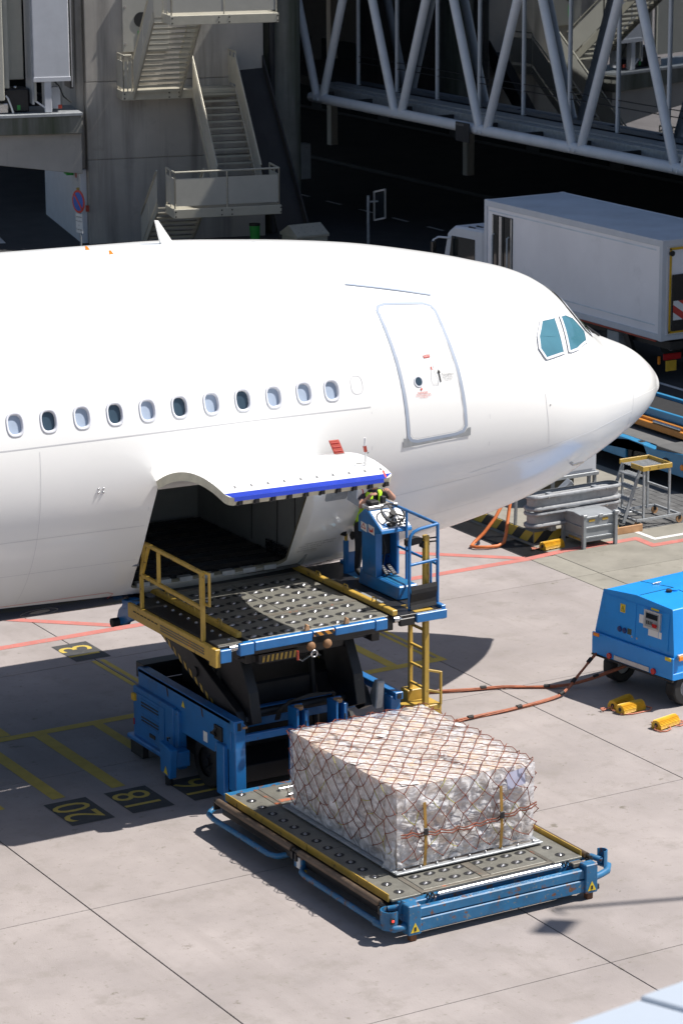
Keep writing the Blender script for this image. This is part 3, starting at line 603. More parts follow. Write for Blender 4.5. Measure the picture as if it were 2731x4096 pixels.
for y_ in (-1.62, -1.05, -.2): MB(AF).box((5.265, y_, fz+.05), (5.28, y_+.012, -.4)).build('wall_joint', 'bayfloor', wl)
MB(AF).ext([(-2.36, -1.12), (-2.08, -1.12), (-1.98, -1.6), (-2.14, -1.66)], 'x', 5.262, 5.28).build('wall_vent', 'bayfloor', wl)
MB(AF).ext([(-1.5, -.5), (-1.15, -.5), (-1.15, -.72), (-1.5, -.72)], 'x', 5.262, 5.28).build('wall_vent', 'bayfloor', wl)
for k in range(7):
    y_ = -1.6+k*0.5; tr_ = MB(AF); tr_.box((0.4, y_-.05, fz), (5.2, y_-.03, fz+.06)); tr_.box((0.4, y_+.03, fz), (5.2, y_+.05, fz+.06))
    for q in range(24): tr_.tube((0.5+q*.2, y_-.03, fz+.04), (0.5+q*.2, y_+.03, fz+.04), .022, 6)
    tr_.build('roller_track', 'blackpaint', air)
for k in range(7): MB(AF).box((2.4+k*.37, -1.80, fz), (2.62+k*.37, -1.68, fz+.07)).build('sill_latch', 'galv', air)
for k in range(9): MB(AF).box((5.18, -1.6+k*.09, fz), (5.24, -1.55+k*.09, fz+.22)).build('side_guide', 'steel', air)
# open cargo door: the arc of skin swung up about its hinge
cdr = MB(AF); hy, hz = -2.82, -0.25; ey, ez = -5.08, -0.02; nA = 20
ch = math.hypot(ey-hy, ez-hz); sag = 0.245; RR = (ch*ch/4+sag*sag)/(2*sag); ux, uz = (ey-hy)/ch, (ez-hz)/ch; nx, nz = (uz, -ux) if -ux > 0 else (-uz, ux)
def darc(t, off=0.0):              # t 0 hinge .. 1 lip
    half = math.asin(ch/2/RR); an = -half+2*half*t; s_ = RR*math.sin(an)+ch/2; h = RR*math.cos(an)-(RR-sag)
    tx, th = math.cos(an), -math.sin(an)
    return Vector((0, hy+ux*s_+nx*h+off*(nx*math.cos(an)+ux*math.sin(an)), hz+uz*s_+nz*h+off*(nz*math.cos(an)+uz*math.sin(an))))
def DP(x, t, off=0.0): v = darc(t, off); v.x = x; return v
def doorout(xi, t):                # rounded near corners of the door
    return xi
DX0, DX1 = 2.22, 5.0
def dx(i, n, t):
    r_ = 0.16; e = 0.0
    q = (1-t)*ch
    if q < r_: e = r_-math.sqrt(max(0, r_*r_-(r_-q)**2))
    a, b = DX0+e*0.6, DX1-e*1.3
    return a+(b-a)*i/n
nX = 14; ts = [i/nA for i in range(nA)]+[0.965, 0.985, 1.0]; ts = sorted(set(ts)); vs = []; fs = []
for off in (0.0, -0.13):
    for t in ts:
        for i in range(nX+1): vs.append(DP(dx(i, nX, t), t, off))
w_ = nX+1; nT = len(ts); o2 = nT*w_
for k in range(nT-1):
    for i in range(nX):
        a = k*w_+i; fs.append((a, a+1, a+w_+1, a+w_)); fs.append((o2+a, o2+a+w_, o2+a+w_+1, o2+a+1))
door_f = len(fs)
cdr.add(vs, fs[:], True)
cdr.cm = 1; rim = []
for i in range(nX): rim.append((i, o2+i, o2+i+1, i+1)); a = (nT-1)*w_+i; rim.append((a, a+1, o2+a+1, o2+a))
for k in range(nT-1): a = k*w_; rim.append((a, a+w_, o2+a+w_, o2+a)); b = a+nX; rim.append((b, o2+b, o2+b+w_, b+w_))
cdr.add(vs, rim)
cdo = cdr.build('cargo_door', ['hull', 'primer'], air)
def dribbon(t0, t1, name, mat, off=0.004, x0=None, x1=None):
    m = MB(AF); vs = []
    for i in range(nX+1):
        xa = dx(i, nX, t0); xb = dx(i, nX, t1)
        if x0 is not None: xa = xb = x0+(x1-x0)*i/nX
        vs += [DP(xa, t0, off), DP(xb, t1, off)]
    m.add(vs, [(2*i, 2*i+2, 2*i+3, 2*i+1) for i in range(nX)], True); return m.build(name, mat, cdo)
dribbon(0.945, 0.999, 'blue_edge_strip', 'bluestrip', 0.004)
lip = MB(AF)
for i in range(nX): lip.add([DP(dx(i, nX, 1), 1, 0.004), DP(dx(i+1, nX, 1), 1, 0.004), DP(dx(i+1, nX, 1), 1, 0.004)+Vector((0, -.012, -.055)), DP(dx(i, nX, 1), 1, 0.004)+Vector((0, -.012, -.055))], [(0, 1, 2, 3)])
lip.build('blue_edge_lip', 'bluestrip', cdo)
for i in range(10):
    x = 2.42+i*0.27; c = DP(x, 1, -0.09); hk = MB(AF); hk.box((x-.03, c.y-.03, c.z-.03), (x+.035, c.y+.0, c.z+.03)); hk.box((x-.05, c.y-.015, c.z-.045), (x-.02, c.y+.02, c.z+.01)); hk.build('latch_hook', 'blackpaint', cdo)
    p = DP(x+.05, 0.895, 0.005); MB(AF).add([p+Vector((-.015, 0, .0)), p+Vector((.02, .01, .0)), p+Vector((-.02, .05, .03)), p+Vector((-.01, .02, .035))], [(0, 1, 2), (0, 1, 3), (1, 2, 3), (0, 2, 3)]).build('latch_flap', 'inkgrey', cdo)
p0 = DP(4.80, 0.62, 0.0)
fl = MB(AF); a_, b_ = DP(4.70, 0.44, .01), DP(4.87, 0.44, .01); lean = Vector((-.04, .10, .19))
fl.add([a_, b_, b_+lean, a_+lean, a_+Vector((0, -.03, 0)), b_+Vector((0, -.03, 0)), b_+lean+Vector((0, -.03, 0)), a_+lean+Vector((0, -.03, 0))], [(0, 1, 2, 3), (7, 6, 5, 4), (0, 4, 5, 1), (1, 5, 6, 2), (2, 6, 7, 3), (3, 7, 4, 0)]); fo = fl.build('access_flap', 'red', cdo, 0.005)
for q in (.2, .5, .8): MB(AF).bar(a_+lean*q+Vector((.02, -.035, 0)), b_+lean*q+Vector((-.02, -.035, 0)), .012).build('flap_rib', 'redlamp', fo)
panel_ = MB(AF); panel_.add([DP(4.71, .45, .006), DP(4.87, .45, .006), DP(4.80, .76, .006), DP(4.66, .76, .006)], [(0, 1, 2, 3)]); panel_.build('recess_shade', 'inkgrey', cdo)  # flat grey sheet paints the dark of the open recess
hd = MB(AF); h0 = DP(4.75, .80, 0); hd.bar(h0, h0+Vector((.0, 0, .22)), .035, .02); ho = hd.build('lock_handle', 'white', cdo)
MB(AF).bar(h0+Vector((0, 0, .21)), h0+Vector((-.02, 0, .30)), .04).build('handle_elbow', 'red', ho); MB(AF).tube(h0+Vector((-.02, 0, .29)), h0+Vector((-.01, 0, .42)), .018, 10).build('handle_grip', 'white', ho)
panel_ = MB(AF); panel_.add([DP(4.9, .90, .006), DP(4.93, .90, .006), DP(4.86, .99, .006), DP(4.83, .99, .006)], [(0, 1, 2, 3)]); panel_.build('red_mark', 'inkred', cdo)
# small service flap, pull ring and stencil text beside the hold
m = MB(AF); c = SP(5.30, -18.0, .0); m.ext([(0, 0)]*0 or [(c.y-.02, c.z+.14), (c.y-.01, c.z-.0), (c.y-.25, c.z-.05), (c.y-.27, c.z+.10)], 'x', 5.62, 5.64); m.build('service_flap', 'greyframe', air)
panel(rrect(5.22, 5.62, -20.5, -16.8, .04, 3), 'service_panel', 'galv', air, 0.006, (.1, 2)); ribbon([(5.80+.11*math.cos(R(t)), -19.8+2.6*math.sin(R(t))) for t in range(0, 360, 20)], 0.016, 'red_ring_mark', 'inkred', air, .005, True, 1)
fl = MB(AF); q0, q1 = SP(5.6, -17.2, .02), SP(5.62, -20.8, .02); dd = SN(5.6, -19)*0.26; fl.add([q0, q1, q1+dd+Vector((.06, 0, .02)), q0+dd+Vector((.06, 0, -.03))], [(0, 1, 2, 3)]); fl.build('service_flap', 'greyframe', air)
for i, t_ in enumerate(('CARGO DOOR OPERATION', 'UNLOCK HANDLE THEN OPEN', 'CHECK VENT FLAP', 'BEFORE CLOSING')): hulltext(t_, .045, 5.42-.06*i, -39.2-1.3*i, 'inkgrey', air, .005)
panel([(5.2, -45), (5.45, -45), (5.45, -43.2), (5.2, -43.2)], 'stencil_box', pmat('stencil', (.62, .62, .6), .5), air, .004, (.2, 3))
# ------------------------------------------------------------------ scissor-lift cargo loader
ld = thing('cargo_loader', 'blue and yellow scissor lift cargo loader raised to the open hold', 'cargo loader', (21.0, 37.9, 0))
PZ = 2.75
def roller_mesh(name, rx, ry, rr, ln, rot=35, pocket_shade='black', barrel='chrome'):
    m = MB(); n = 18
    m.add([(rx*math.cos(2*math.pi*i/n), ry*math.sin(2*math.pi*i/n), 0.002) for i in range(n)], [tuple(range(n))])  # dark oval laid on the deck paints the shade of the roller's hole
    m.cm = 1; d = Vector((math.cos(R(rot)), math.sin(R(rot)), 0)); a = d*ln/2; nn = 10
    for k in range(4):
        t0, t1 = -1+k*0.5, -0.5+k*0.5
        r0, r1 = rr*math.sqrt(max(.18, 1-0.82*t0*t0)), rr*math.sqrt(max(.18, 1-0.82*t1*t1))
        m.tube(a*t0+Vector((0, 0, -rr*.35)), a*t1+Vector((0, 0, -rr*.35)), r0, nn, r1, k in (0, 3))
    me = m.mesh(name); me.materials.append(M[pocket_shade]); me.materials.append(M[barrel]); return me
# upper platform
m = MB(); m.box((19.64, 36.28, 2.50), (22.2, 39.15, 2.72)); m.build('platform_frame', 'blackpaint', ld, 0.01)
m = MB()
for y in (36.6, 37.3, 38.0, 38.7): m.box((19.7, y, 2.36), (22.1, y+.1, 2.50))
m.box((19.78, 36.5, 2.30), (19.92, 39.1, 2.5)); m.box((21.95, 36.5, 2.30), (22.09, 39.1, 2.5)); m.build('under_frame', 'blackpaint', ld, 0.008)
for y0, y1 in ((36.26, 37.195), (37.215, 38.955)):
    MB().box((19.70, y0, 2.722), (22.10, y1, PZ)).build('deck_plate', 'deck', ld, 0.006)
MB().box((19.62, 38.975, 2.722), (22.2, 39.12, PZ)).build('deck_plate', 'deckrim', ld, 0.006)
MB().ext([(39.13, PZ), (39.55, PZ+.06), (39.55, PZ+.04), (39.13, PZ-.03)], 'x', 19.7, 22.15).build('bridge_flap', 'blackpaint', ld, 0.004)
for x in (20.88,): MB().box((x-.004, 37.22, PZ+.0005), (x+.004, 38.95, PZ+.003)).build('deck_joint', 'black', ld)
MB().box((19.705, 37.16, PZ+.001), (22.095, 37.25, PZ+.006)).build('deck_cover_strip', 'deckrim', ld)
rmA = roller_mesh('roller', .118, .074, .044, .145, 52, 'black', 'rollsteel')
for r_ in range(9):
    for c_ in range(8):
        y = 36.37+r_*.335
        if y > 38.9: continue
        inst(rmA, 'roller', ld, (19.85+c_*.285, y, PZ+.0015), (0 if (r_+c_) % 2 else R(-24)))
# side walkways, guides, balls
MB().box((19.17, 36.2, 2.70), (19.60, 39.0, PZ-.004)).build('walkway_plate', 'blackpaint', ld, 0.005); MB().box((19.19, 36.22, PZ-.0035), (19.58, 36.52, PZ+.002)).build('walkway_end_plate', 'deck', ld)
bl = MB().ball((0, 0, 0), .028, 6); bme = bl.mesh('ball_transfer'); bme.materials.append(M['rollsteel'])
for k in range(10): inst(bme, 'ball_transfer', ld, (19.46, 36.42+k*.252, PZ))
for x, y0, y1 in ((19.64, 36.42, 39.25), (22.18, 36.2, 39.27)):
    gd = MB().box((x-.045, y0, PZ), (x+.045, y1, PZ+.085)).build('side_guide', 'yellow', ld, 0.01)
    for k in range(3):
        yy = y0+.55+k*.85; MB().path([(x-.03, yy-.06, PZ+.085), (x-.03, yy-.05, PZ+.15), (x-.03, yy+.05, PZ+.15), (x-.03, yy+.06, PZ+.085)], .011, 6).build('lashing_ring', 'yellow', gd)
# front lip
for x0, x1, z0 in ((19.50, 19.74, 2.56), (19.75, 20.72, 2.60), (20.73, 21.10, 2.66), (21.11, 21.80, 2.62), (21.81, 22.02, 2.58)):
    MB().box((x0, 36.14, z0), (x1, 36.26, PZ-.004)).build('front_lip', 'lblue', ld, 0.012)
MB().box((20.74, 36.132, 2.67), (21.09, 36.139, 2.735)).build('hazard_plate', 'hazardo', ld)
for x in (20.62, 21.30): MB().ext([(x, PZ), (x+.09, PZ), (x+.08, PZ+.08), (x+.03, PZ+.11)], 'y', 36.20, 36.25).build('pallet_stop', 'plank', ld, 0.008)
for x in (20.70, 20.98): MB().ball((x, 36.16, 2.52), .075, 7, (1, .7, 1)).build('stop_bracket', pmat('rusty_bracket', (.25, .13, .06), .7, var=.3), ld)
MB().ring((20.72, 36.1, 2.42), (0, 1, 0), .05, .014, 16, 6).build('tow_ring', 'steel', ld); MB().tube((20.45, 36.12, 2.36), (20.45, 36.12, 2.5), .02, 8).build('drop_pin', 'red', ld)
for x in (19.42, 22.22): MB().tube((x-.07, 36.2, 2.69), (x+.05, 36.2, 2.69), .05, 12).build('corner_roller', 'steel', ld)
MB().box((19.18, 36.14, 2.50), (19.36, 36.28, 2.70)).build('corner_block', 'lblue', ld, 0.01); MB().box((19.1, 36.16, 2.44), (19.19, 36.36, 2.72)).build('corner_block', 'yellow', ld, 0.01)
sb = MB().box((19.10, 36.36, 2.50), (19.165, 39.0, 2.73)).build('side_beam', 'yellow', ld, 0.008)
for z in (2.56, 2.60, 2.64): MB().box((19.092, 36.5, z), (19.099, 37.9, z+.016)).build('beam_groove', 'deckrim', sb)
for k in range(7): MB().box((19.092, 38.0+k*.12, 2.63), (19.099, 38.08+k*.12, 2.645)).build('beam_slot', 'ink', sb)
# railing on the left walkway
rx = 19.15
rl = MB(); rl.bar((rx, 36.62, PZ-.1), (rx, 36.62, 3.78), .06); rl.build('rail_post', 'yellow', ld, .006); MB().bar((rx, 38.60, PZ-.1), (rx, 38.60, 3.27), .055).build('rail_post', 'yellow', ld, .006)
MB().bar((rx, 36.59, 3.76), (rx, 38.40, 3.78), .055).build('top_rail', 'yellow', ld, .006); MB().bar((rx, 36.59, 3.22), (rx, 38.62, 3.26), .055).build('mid_rail', 'yellow', ld, .006)
MB().bar((rx, 38.60, 3.25), (rx+.02, 38.52, 3.78), .05).build('rail_brace', 'yellow', ld, .006); MB().bar((rx, 38.57, 3.27), (rx, 38.34, 3.76), .045).build('rail_brace', 'yellow', ld, .006); MB().bar((rx, 38.53, 3.78), (rx, 38.38, 3.78), .05).build('rail_brace', 'yellow', ld, .006)
MB().bar((rx, 38.02, 3.26), (rx, 38.02, 3.75), .05).build('rail_upright', 'yellow', ld, .006); MB().bar((rx+.03, 36.70, 3.24), (rx+.03, 36.70, 3.75), .06).build('rail_upright', 'yellow', ld, .006)
gt = MB(); gt.bar((rx+.05, 36.5, 3.28), (rx+.05, 36.5, 3.78), .035); gt.bar((rx+.03, 36.66, 3.77), (rx+.05, 36.48, 3.77), .035); gt.bar((rx+.03, 36.66, 3.29), (rx+.05, 36.48, 3.29), .035); gt.build('rail_gate', 'yellow', ld, .005)
tb = MB(); tb.tube((19.02, 38.60, 3.42), (19.06, 38.66, 3.98), .085, 16, None, False); tb.tube((19.02, 38.60, 3.42), (19.06, 38.66, 3.98), .075, 16, None, False); tb.build('document_tube', pmat('grey_tube', (.16, .18, .22), .5), ld)
fl = MB(); fl.ext([(39.24, 2.72), (38.98, 2.74), (38.98, 2.46), (39.56, 2.20), (39.68, 2.30), (39.62, 2.44)], 'x', 19.24, 19.36); fl.build('folded_side_flap', 'lblue', ld, .01); MB().tube((19.12, 39.62, 2.24), (19.42, 39.62, 2.24), .07, 12).build('flap_roller', 'black', ld); MB().bar((19.2, 38.8, 2.70), (19.2, 39.3, 2.62), .1, .14).build('flap_hinge', 'lblue', ld, .01)
MB().box((19.36, 38.9, 2.40), (19.55, 39.5, 2.70)).build('flap_ram_box', 'blackpaint', ld, .01)
# operator platform on the right
op = MB().box((22.24, 36.16, 2.68), (23.02, 39.25, PZ-.003)).build('operator_floor', 'blackpaint', ld, .006)
MB().box((22.54, 36.20, PZ-.002), (22.86, 36.62, PZ+.004)).build('yellow_tread', 'yellow', op); MB().box((22.33, 36.9, PZ-.002), (22.41, 37.75, PZ+.003)).build('grey_strip', 'greysteel', op)
MB().box((22.52, 36.12, 2.60), (23.06, 36.22, 2.74)).build('platform_edge', 'lblue', ld, .01); MB().box((22.98, 36.16, 2.58), (23.06, 39.2, 2.80)).build('platform_edge', 'lblue', ld, .01); MB().box((22.24, 36.14, 2.58), (22.5, 36.22, 2.70)).build('platform_edge', 'blackpaint', ld, .01)
# console
cb = MB().ext([(22.62, PZ), (22.99, PZ), (22.99, PZ+.22), (22.65, PZ+.22)], 'y', 36.85, 38.02).build('console_base', 'lblue', ld, .02)
MB().box((22.70, 36.92, PZ+.2205), (22.96, 37.42, PZ+.226)).build('foot_plate', pmat('blue_tread', (.03, .22, .45), .35, metal=.4, var=.2, vs=30, bump=.6, bs=70), cb)
for x0 in (22.76, 22.88):
    pd = MB().ext([(37.40, 2.99), (37.62, 3.10), (37.62, 3.12), (37.40, 3.01)], 'x', x0, x0+.07).build('pedal', 'black', cb)
    for k in range(5): MB().box((x0+.008, 37.42+k*.04, 3.018+k*.02), (x0+.062, 37.435+k*.04, 3.030+k*.02)).build('pedal_rib', 'alu', pd)
MB().box((22.64, 37.52, PZ+.2), (22.76, 37.94, 3.66)).build('console_side', 'lblue', ld, .01); MB().box((23.02, 37.52, PZ+.2), (23.07, 37.94, 3.66)).build('console_side', 'lblue', ld, .01); MB().box((22.76, 37.86, PZ+.2), (23.02, 37.94, 3.66)).build('console_back', 'lblue', ld, .005)
MB().box((22.77, 37.70, 3.25), (23.01, 37.86, 3.64)).build('console_inside', 'black', ld); MB().path([(22.80, 37.6, 3.6), (22.84, 37.55, 3.4), (22.82, 37.62, 3.1), (22.9, 37.7, 2.98)], .014, 6).build('console_cable', 'black', ld)
ch_ = MB().ext([(37.28, 3.70), (37.98, 3.60), (37.98, 3.86), (37.80, 4.00), (37.66, 3.98), (37.30, 3.76)], 'x', 22.60, 23.16).build('console_head', 'lblue', ld, .012)
sf = Vector((0, .36, .22)).normalized(); sn = Vector((0, -.22, .36)).normalized(); so_ = Vector((0, 37.305, 3.765))
def onface(x, s_, h=0.004): v = so_+sf*s_+sn*h; v.x = x; return v
def fplate(x0, x1, s0, s1, name, mat, h=0.004, par=None):
    return MB().add([onface(x0, s0, h), onface(x1, s0, h), onface(x1, s1, h), onface(x0, s1, h)], [(0, 1, 2, 3)]).build(name, mat, par or ch_)
fplate(22.63, 23.14, .01, .41, 'fascia', 'white'); pn = fplate(22.92, 23.13, .02, .24, 'switch_panel', 'alu', .006)
for i in range(4):
    for k in range(3): c = onface(22.955+i*.048, .05+k*.055, .012); MB().box(c-Vector((.011, .011, .008)), c+Vector((.011, .011, .012))).build('switch', 'ink', pn)
fplate(22.66, 22.84, .03, .12, 'blue_label', 'lblue', .006); dk = MB().bar(onface(22.76, .06, .02), onface(22.88, .08, .02), .10, .05).build('joystick_box', 'black', ch_, .01); MB().tube(onface(22.84, .10, .03), onface(22.86, .12, .10), .014, 8).build('joystick', 'black', dk)
MB().box((22.62, 37.68, 3.985), (23.14, 37.90, 4.05)).build('top_panel', 'alu', ch_, .008); MB().box((22.64, 37.672, 3.90), (23.12, 37.679, 3.975)).build('instrument_strip', 'ink', ch_)
for i in range(6): MB().tube((22.68+i*.075, 37.67, 3.94), (22.68+i*.075, 37.655, 3.94), .018, 10).build('gauge', ('orangelens', 'inkred', 'alu')[i % 3], ch_)
MB().box((22.66, 37.70, 4.05), (22.82, 37.86, 4.12)).build('control_pendant', 'black', ch_, .015); MB().box((22.90, 37.76, 4.05), (22.98, 37.84, 4.16)).build('control_pendant', 'black', ch_, .012)
for i, (y, z) in enumerate(((37.80, 3.72), (37.58, 3.72))): MB().add([(22.597, y-.09, z-.08), (22.597, y+.09, z-.06), (22.597, y+.09, z+.07), (22.597, y-.09, z+.05)], [(0, 1, 2, 3)]).build('warning_label', 'white', ch_)
MB().add([(22.595, 37.74, 3.68), (22.595, 37.88, 3.69), (22.595, 37.81, 3.78)], [(0, 1, 2)]).build('warning_triangle', 'inkred', ch_); MB().add([(22.593, 37.77, 3.697), (22.593, 37.85, 3.702), (22.593, 37.81, 3.75)], [(0, 1, 2)]).build('warning_triangle_field', 'white', ch_)
MB().add([(22.595, 37.52, 3.68), (22.595, 37.63, 3.67), (22.595, 37.66, 3.74), (22.595, 37.58, 3.70), (22.595, 37.53, 3.76)], [(0, 1, 2, 3, 4)]).build('label_picture', 'inkred', ch_)
# steering wheel tilted towards the driver
wc_ = Vector((22.90, 37.44, 3.97)); wa_ = Vector((0, -.62, .78)).normalized()
sw = MB().ring(wc_, wa_, .185, .014, 28, 8).build('steering_wheel', 'black', ch_)
hb = MB(); hb.tube(wc_-wa_*.04, wc_+wa_*.02, .05, 14); wu = Vector((1, 0, 0)); wv = wa_.cross(wu)
for a in (90, 210, 330): hb.bar(wc_, wc_+(wu*math.cos(R(a))+wv*math.sin(R(a)))*.18, .028, .014, wa_)
hb.build('wheel_hub', 'black', sw); MB().tube(wc_-wa_*.03, wc_-wa_*.22, .035, 10).build('steering_column', 'black', ch_)
# basket rails
def rail(pts, r, name='basket_rail', mat='lblue'): return MB().path(pts, r, 8).build(name, mat, ld)
rail([(23.02, 36.34, 2.6), (23.02, 36.34, 4.03)], .026); rail([(22.90, 36.34, 2.7), (22.90, 36.34, 3.46)], .02)
rail([(22.52, 36.34, 2.75), (22.52, 36.34, 3.80), (22.535, 36.34, 3.90), (22.60, 36.34, 3.965), (22.70, 36.34, 3.995), (23.02, 36.34, 4.03)], .026)
rail([(22.52, 36.34, 3.45), (23.02, 36.34, 3.48)], .024); rail([(23.02, 36.34, 4.03), (23.04, 37.0, 4.03), (23.06, 37.9, 4.03), (23.06, 38.0, 3.95), (23.06, 38.05, 2.75)], .026); rail([(23.02, 36.34, 3.40), (23.06, 38.0, 3.40)], .022); 
rail([(23.05, 37.28, 2.75), (23.05, 37.28, 4.02)], .022)
mf = MB()
for i in range(6):
    z0, z1 = 3.13-i*.06, 3.07-i*.06; b0 = .02*math.sin(i*1.1); b1 = .02*math.sin((i+1)*1.1)
    mf.add([(22.51, 36.29-b0, z0), (22.97, 36.29-b0, z0+.015), (22.97, 36.29-b1, z1+.015), (22.51, 36.29-b1, z1), (22.51, 36.28-b0, z0), (22.97, 36.28-b0, z0+.015), (22.97, 36.28-b1, z1+.015), (22.51, 36.28-b1, z1)], [(0, 1, 2, 3), (4, 5, 6, 7)], True)
mf.build('rubber_apron', 'black', ld)
for x, z, w2 in ((22.66, 3.72, .26), (22.86, 3.66, .13)):
    lt = MB().ext([(x-w2/2, z), (x+w2/2, z+.03), (x+w2/2, z+.11), (x+.02, z+.14), (x-w2/2, z+.1)], 'y', 36.40, 36.52).build('work_lamp', 'black', ld, .01); MB().bar((x+w2/2, 36.45, z+.08), (23.02, 36.36, z+.1), .02).build('lamp_bracket', 'black', lt)
# rear operator gate
MB().box((22.76, 38.60, PZ), (23.0, 38.64, 3.08)).build('back_panel', 'lblue', ld, .006); MB().box((22.72, 38.58, PZ-.1), (22.79, 38.65, 3.28)).build('gate_post', 'lblue', ld, .006); MB().bar((22.755, 38.615, 3.27), (22.755, 38.615, 3.47), .04).build('gate_post', 'yellow', ld, .004); MB().bar((22.735, 38.615, 3.46), (23.05, 38.615, 3.48), .045).build('gate_rail', 'yellow', ld, .004); MB().tube((22.735, 38.615, 3.515), (23.05, 38.615, 3.53), .035, 10).build('foam_pad', 'greysteel', ld)
MB().ext([(22.62, 3.40), (22.70, 3.50), (22.74, 3.46), (22.73, 3.36)], 'y', 38.55, 38.58).build('rubber_bumper', 'black', ld, .01); MB().ball((22.84, 38.56, 3.36), .06, 6, (.8, .6, 1.2)).build('rubber_bumper', 'black', ld)
MB().box((22.74, 38.30, PZ-.002), (22.97, 38.58, PZ+.004)).build('blue_tread', pmat('pale_tread', (.10, .30, .48), .3, metal=.4), op)
# access ladder on the right
lx = 22.86
MB().bar((lx, 36.42, 1.0), (lx, 36.42, 3.86), .085).build('ladder_mast', 'yellow', ld, .008); MB().bar((lx, 36.86, 1.05), (lx, 36.86, 2.70), .06).build('ladder_rail', 'yellow', ld, .006)
for k in range(5): MB().bar((lx, 36.42, 1.42+k*.31), (lx, 36.86, 1.42+k*.31), .045, .035).build('rung', 'yellow', ld, .005)
hp = MB(); hp.bar((lx+.03, 36.40, 1.72), (lx+.25, 36.36, 1.66), .035); hp.bar((lx+.24, 36.36, 1.15), (lx+.24, 36.36, 1.68), .035); hp.bar((lx+.03, 36.4, 1.40), (lx+.24, 36.36, 1.34), .035); hp.build('step_guard', 'yellow', ld, .004); MB().bar((lx+.1, 36.6, 1.15), (lx+.1, 36.6, 1.7), .045).build('step_guard', 'yellow', ld, .004)
MB().box((22.55, 36.36, .92), (23.12, 36.72, 1.16)).build('ladder_step_box', 'yellow', ld, .01); MB().box((22.74, 36.74, 1.06), (23.02, 36.95, 1.32)).build('ladder_step_box', 'yellow', ld, .01)
# chassis
cs = MB().ext([(36.62, 1.42), (39.66, 1.42), (39.66, 1.12), (38.30, 1.12), (38.30, .78), (37.15, .78), (37.10, .95), (36.62, .95)], 'x', 19.58, 19.64).build('chassis_side', 'lblue', ld, .006)
MB().box((19.58, 36.5, 1.36), (19.74, 39.68, 1.43)).build('top_rail_beam', 'lblue', ld, .006); MB().box((19.565, 36.48, 1.26), (19.70, 36.62, 1.44)).build('beam_end', 'lblue', ld, .01); MB().box((19.62, 36.475, 1.29), (19.68, 36.485, 1.41)).build('beam_end_hollow', 'ink', ld)
cab = MB().box((19.50, 38.34, .32), (19.60, 39.70, 1.14)).build('side_cabinet', 'lblue', ld, .012)
MB().box((19.485, 38.62, .40), (19.499, 39.60, 1.06)).build('cabinet_door', 'lblue', cab, .004)
for k in range(4):
    for j in range(2): MB().box((19.475, 38.80+j*0, .60+k*.05+j*.24), (19.484, 39.38, .622+k*.05+j*.24)).build('vent_slat', 'ink' if k in (1, 2) else 'lblue', cab)
MB().box((19.47, 38.92, .46), (19.485, 39.10, .52)).build('cabinet_latch', 'ink', cab); MB().box((19.44, 39.55, .92), (19.5, 39.66, 1.04)).build('corner_marker', 'chock', cab, .01); MB().box((19.49, 39.66, .5), (19.5, 39.69, .6)).build('cabinet_hinge', 'redlamp', cab)
MB().box((19.42, 38.36, .26), (19.62, 39.8, .34)).build('side_step', 'lblue', ld, .02); MB().box((19.45, 39.3, .04), (19.55, 39.72, .27)).build('mud_flap', 'black', ld); MB().path([(19.46, 38.42, .34), (19.44, 38.42, .66), (19.44, 38.34, .67)], .014, 6).build('hook_bar', 'blackpaint', ld)
MB().box((19.52, 38.2, .18), (19.66, 38.34, 1.12)).build('chassis_post', 'lblue', ld, .008)
fb = MB().ext([(37.92, .62), (38.30, .68), (38.28, .20), (37.98, .14)], 'x', 19.24, 19.36).build('stabiliser_box', 'lblue', ld, .012); MB().box((19.36, 37.98, .3), (19.6, 38.2, .55)).build('stabiliser_arm', 'lblue', ld, .01); MB().add([(19.237, 38.03, .19), (19.237, 38.17, .205), (19.237, 38.10, .33)], [(0, 1, 2)]).build('warning_triangle', 'signyellow', fb); MB().tube((19.3, 38.12, .02), (19.3, 38.12, .18), .06, 10).build('stabiliser_foot', 'black', ld)
MB().add([(19.576, 38.08, 1.20), (19.576, 38.20, 1.20), (19.576, 38.14, 1.31)], [(0, 1, 2)]).build('warning_triangle', 'signyellow', cs); MB().box((19.572, 37.36, .86), (19.579, 37.48, 1.02)).build('white_label', 'white', cs)
for y, z in ((38.62, 1.22), (37.48, 1.22)): MB().add([(19.577, y, z), (19.577, y+.05, z+.02), (19.577, y+.09, z+.16), (19.577, y+.03, z+.13)], [(0, 1, 2, 3)]).build('rust_patch', pmat('rust_scar', (.07, .04, .03), .8), cs)
MB().box((19.55, 36.86, 1.02), (19.585, 37.10, 1.24)).build('side_recess', 'black', cs); MB().path([(19.55, 37.02, 1.2), (19.5, 37.05, 1.14), (19.55, 37.0, 1.08), (19.5, 37.1, 1.12)], .022, 6).build('hydraulic_valve', 'blackpaint', cs)
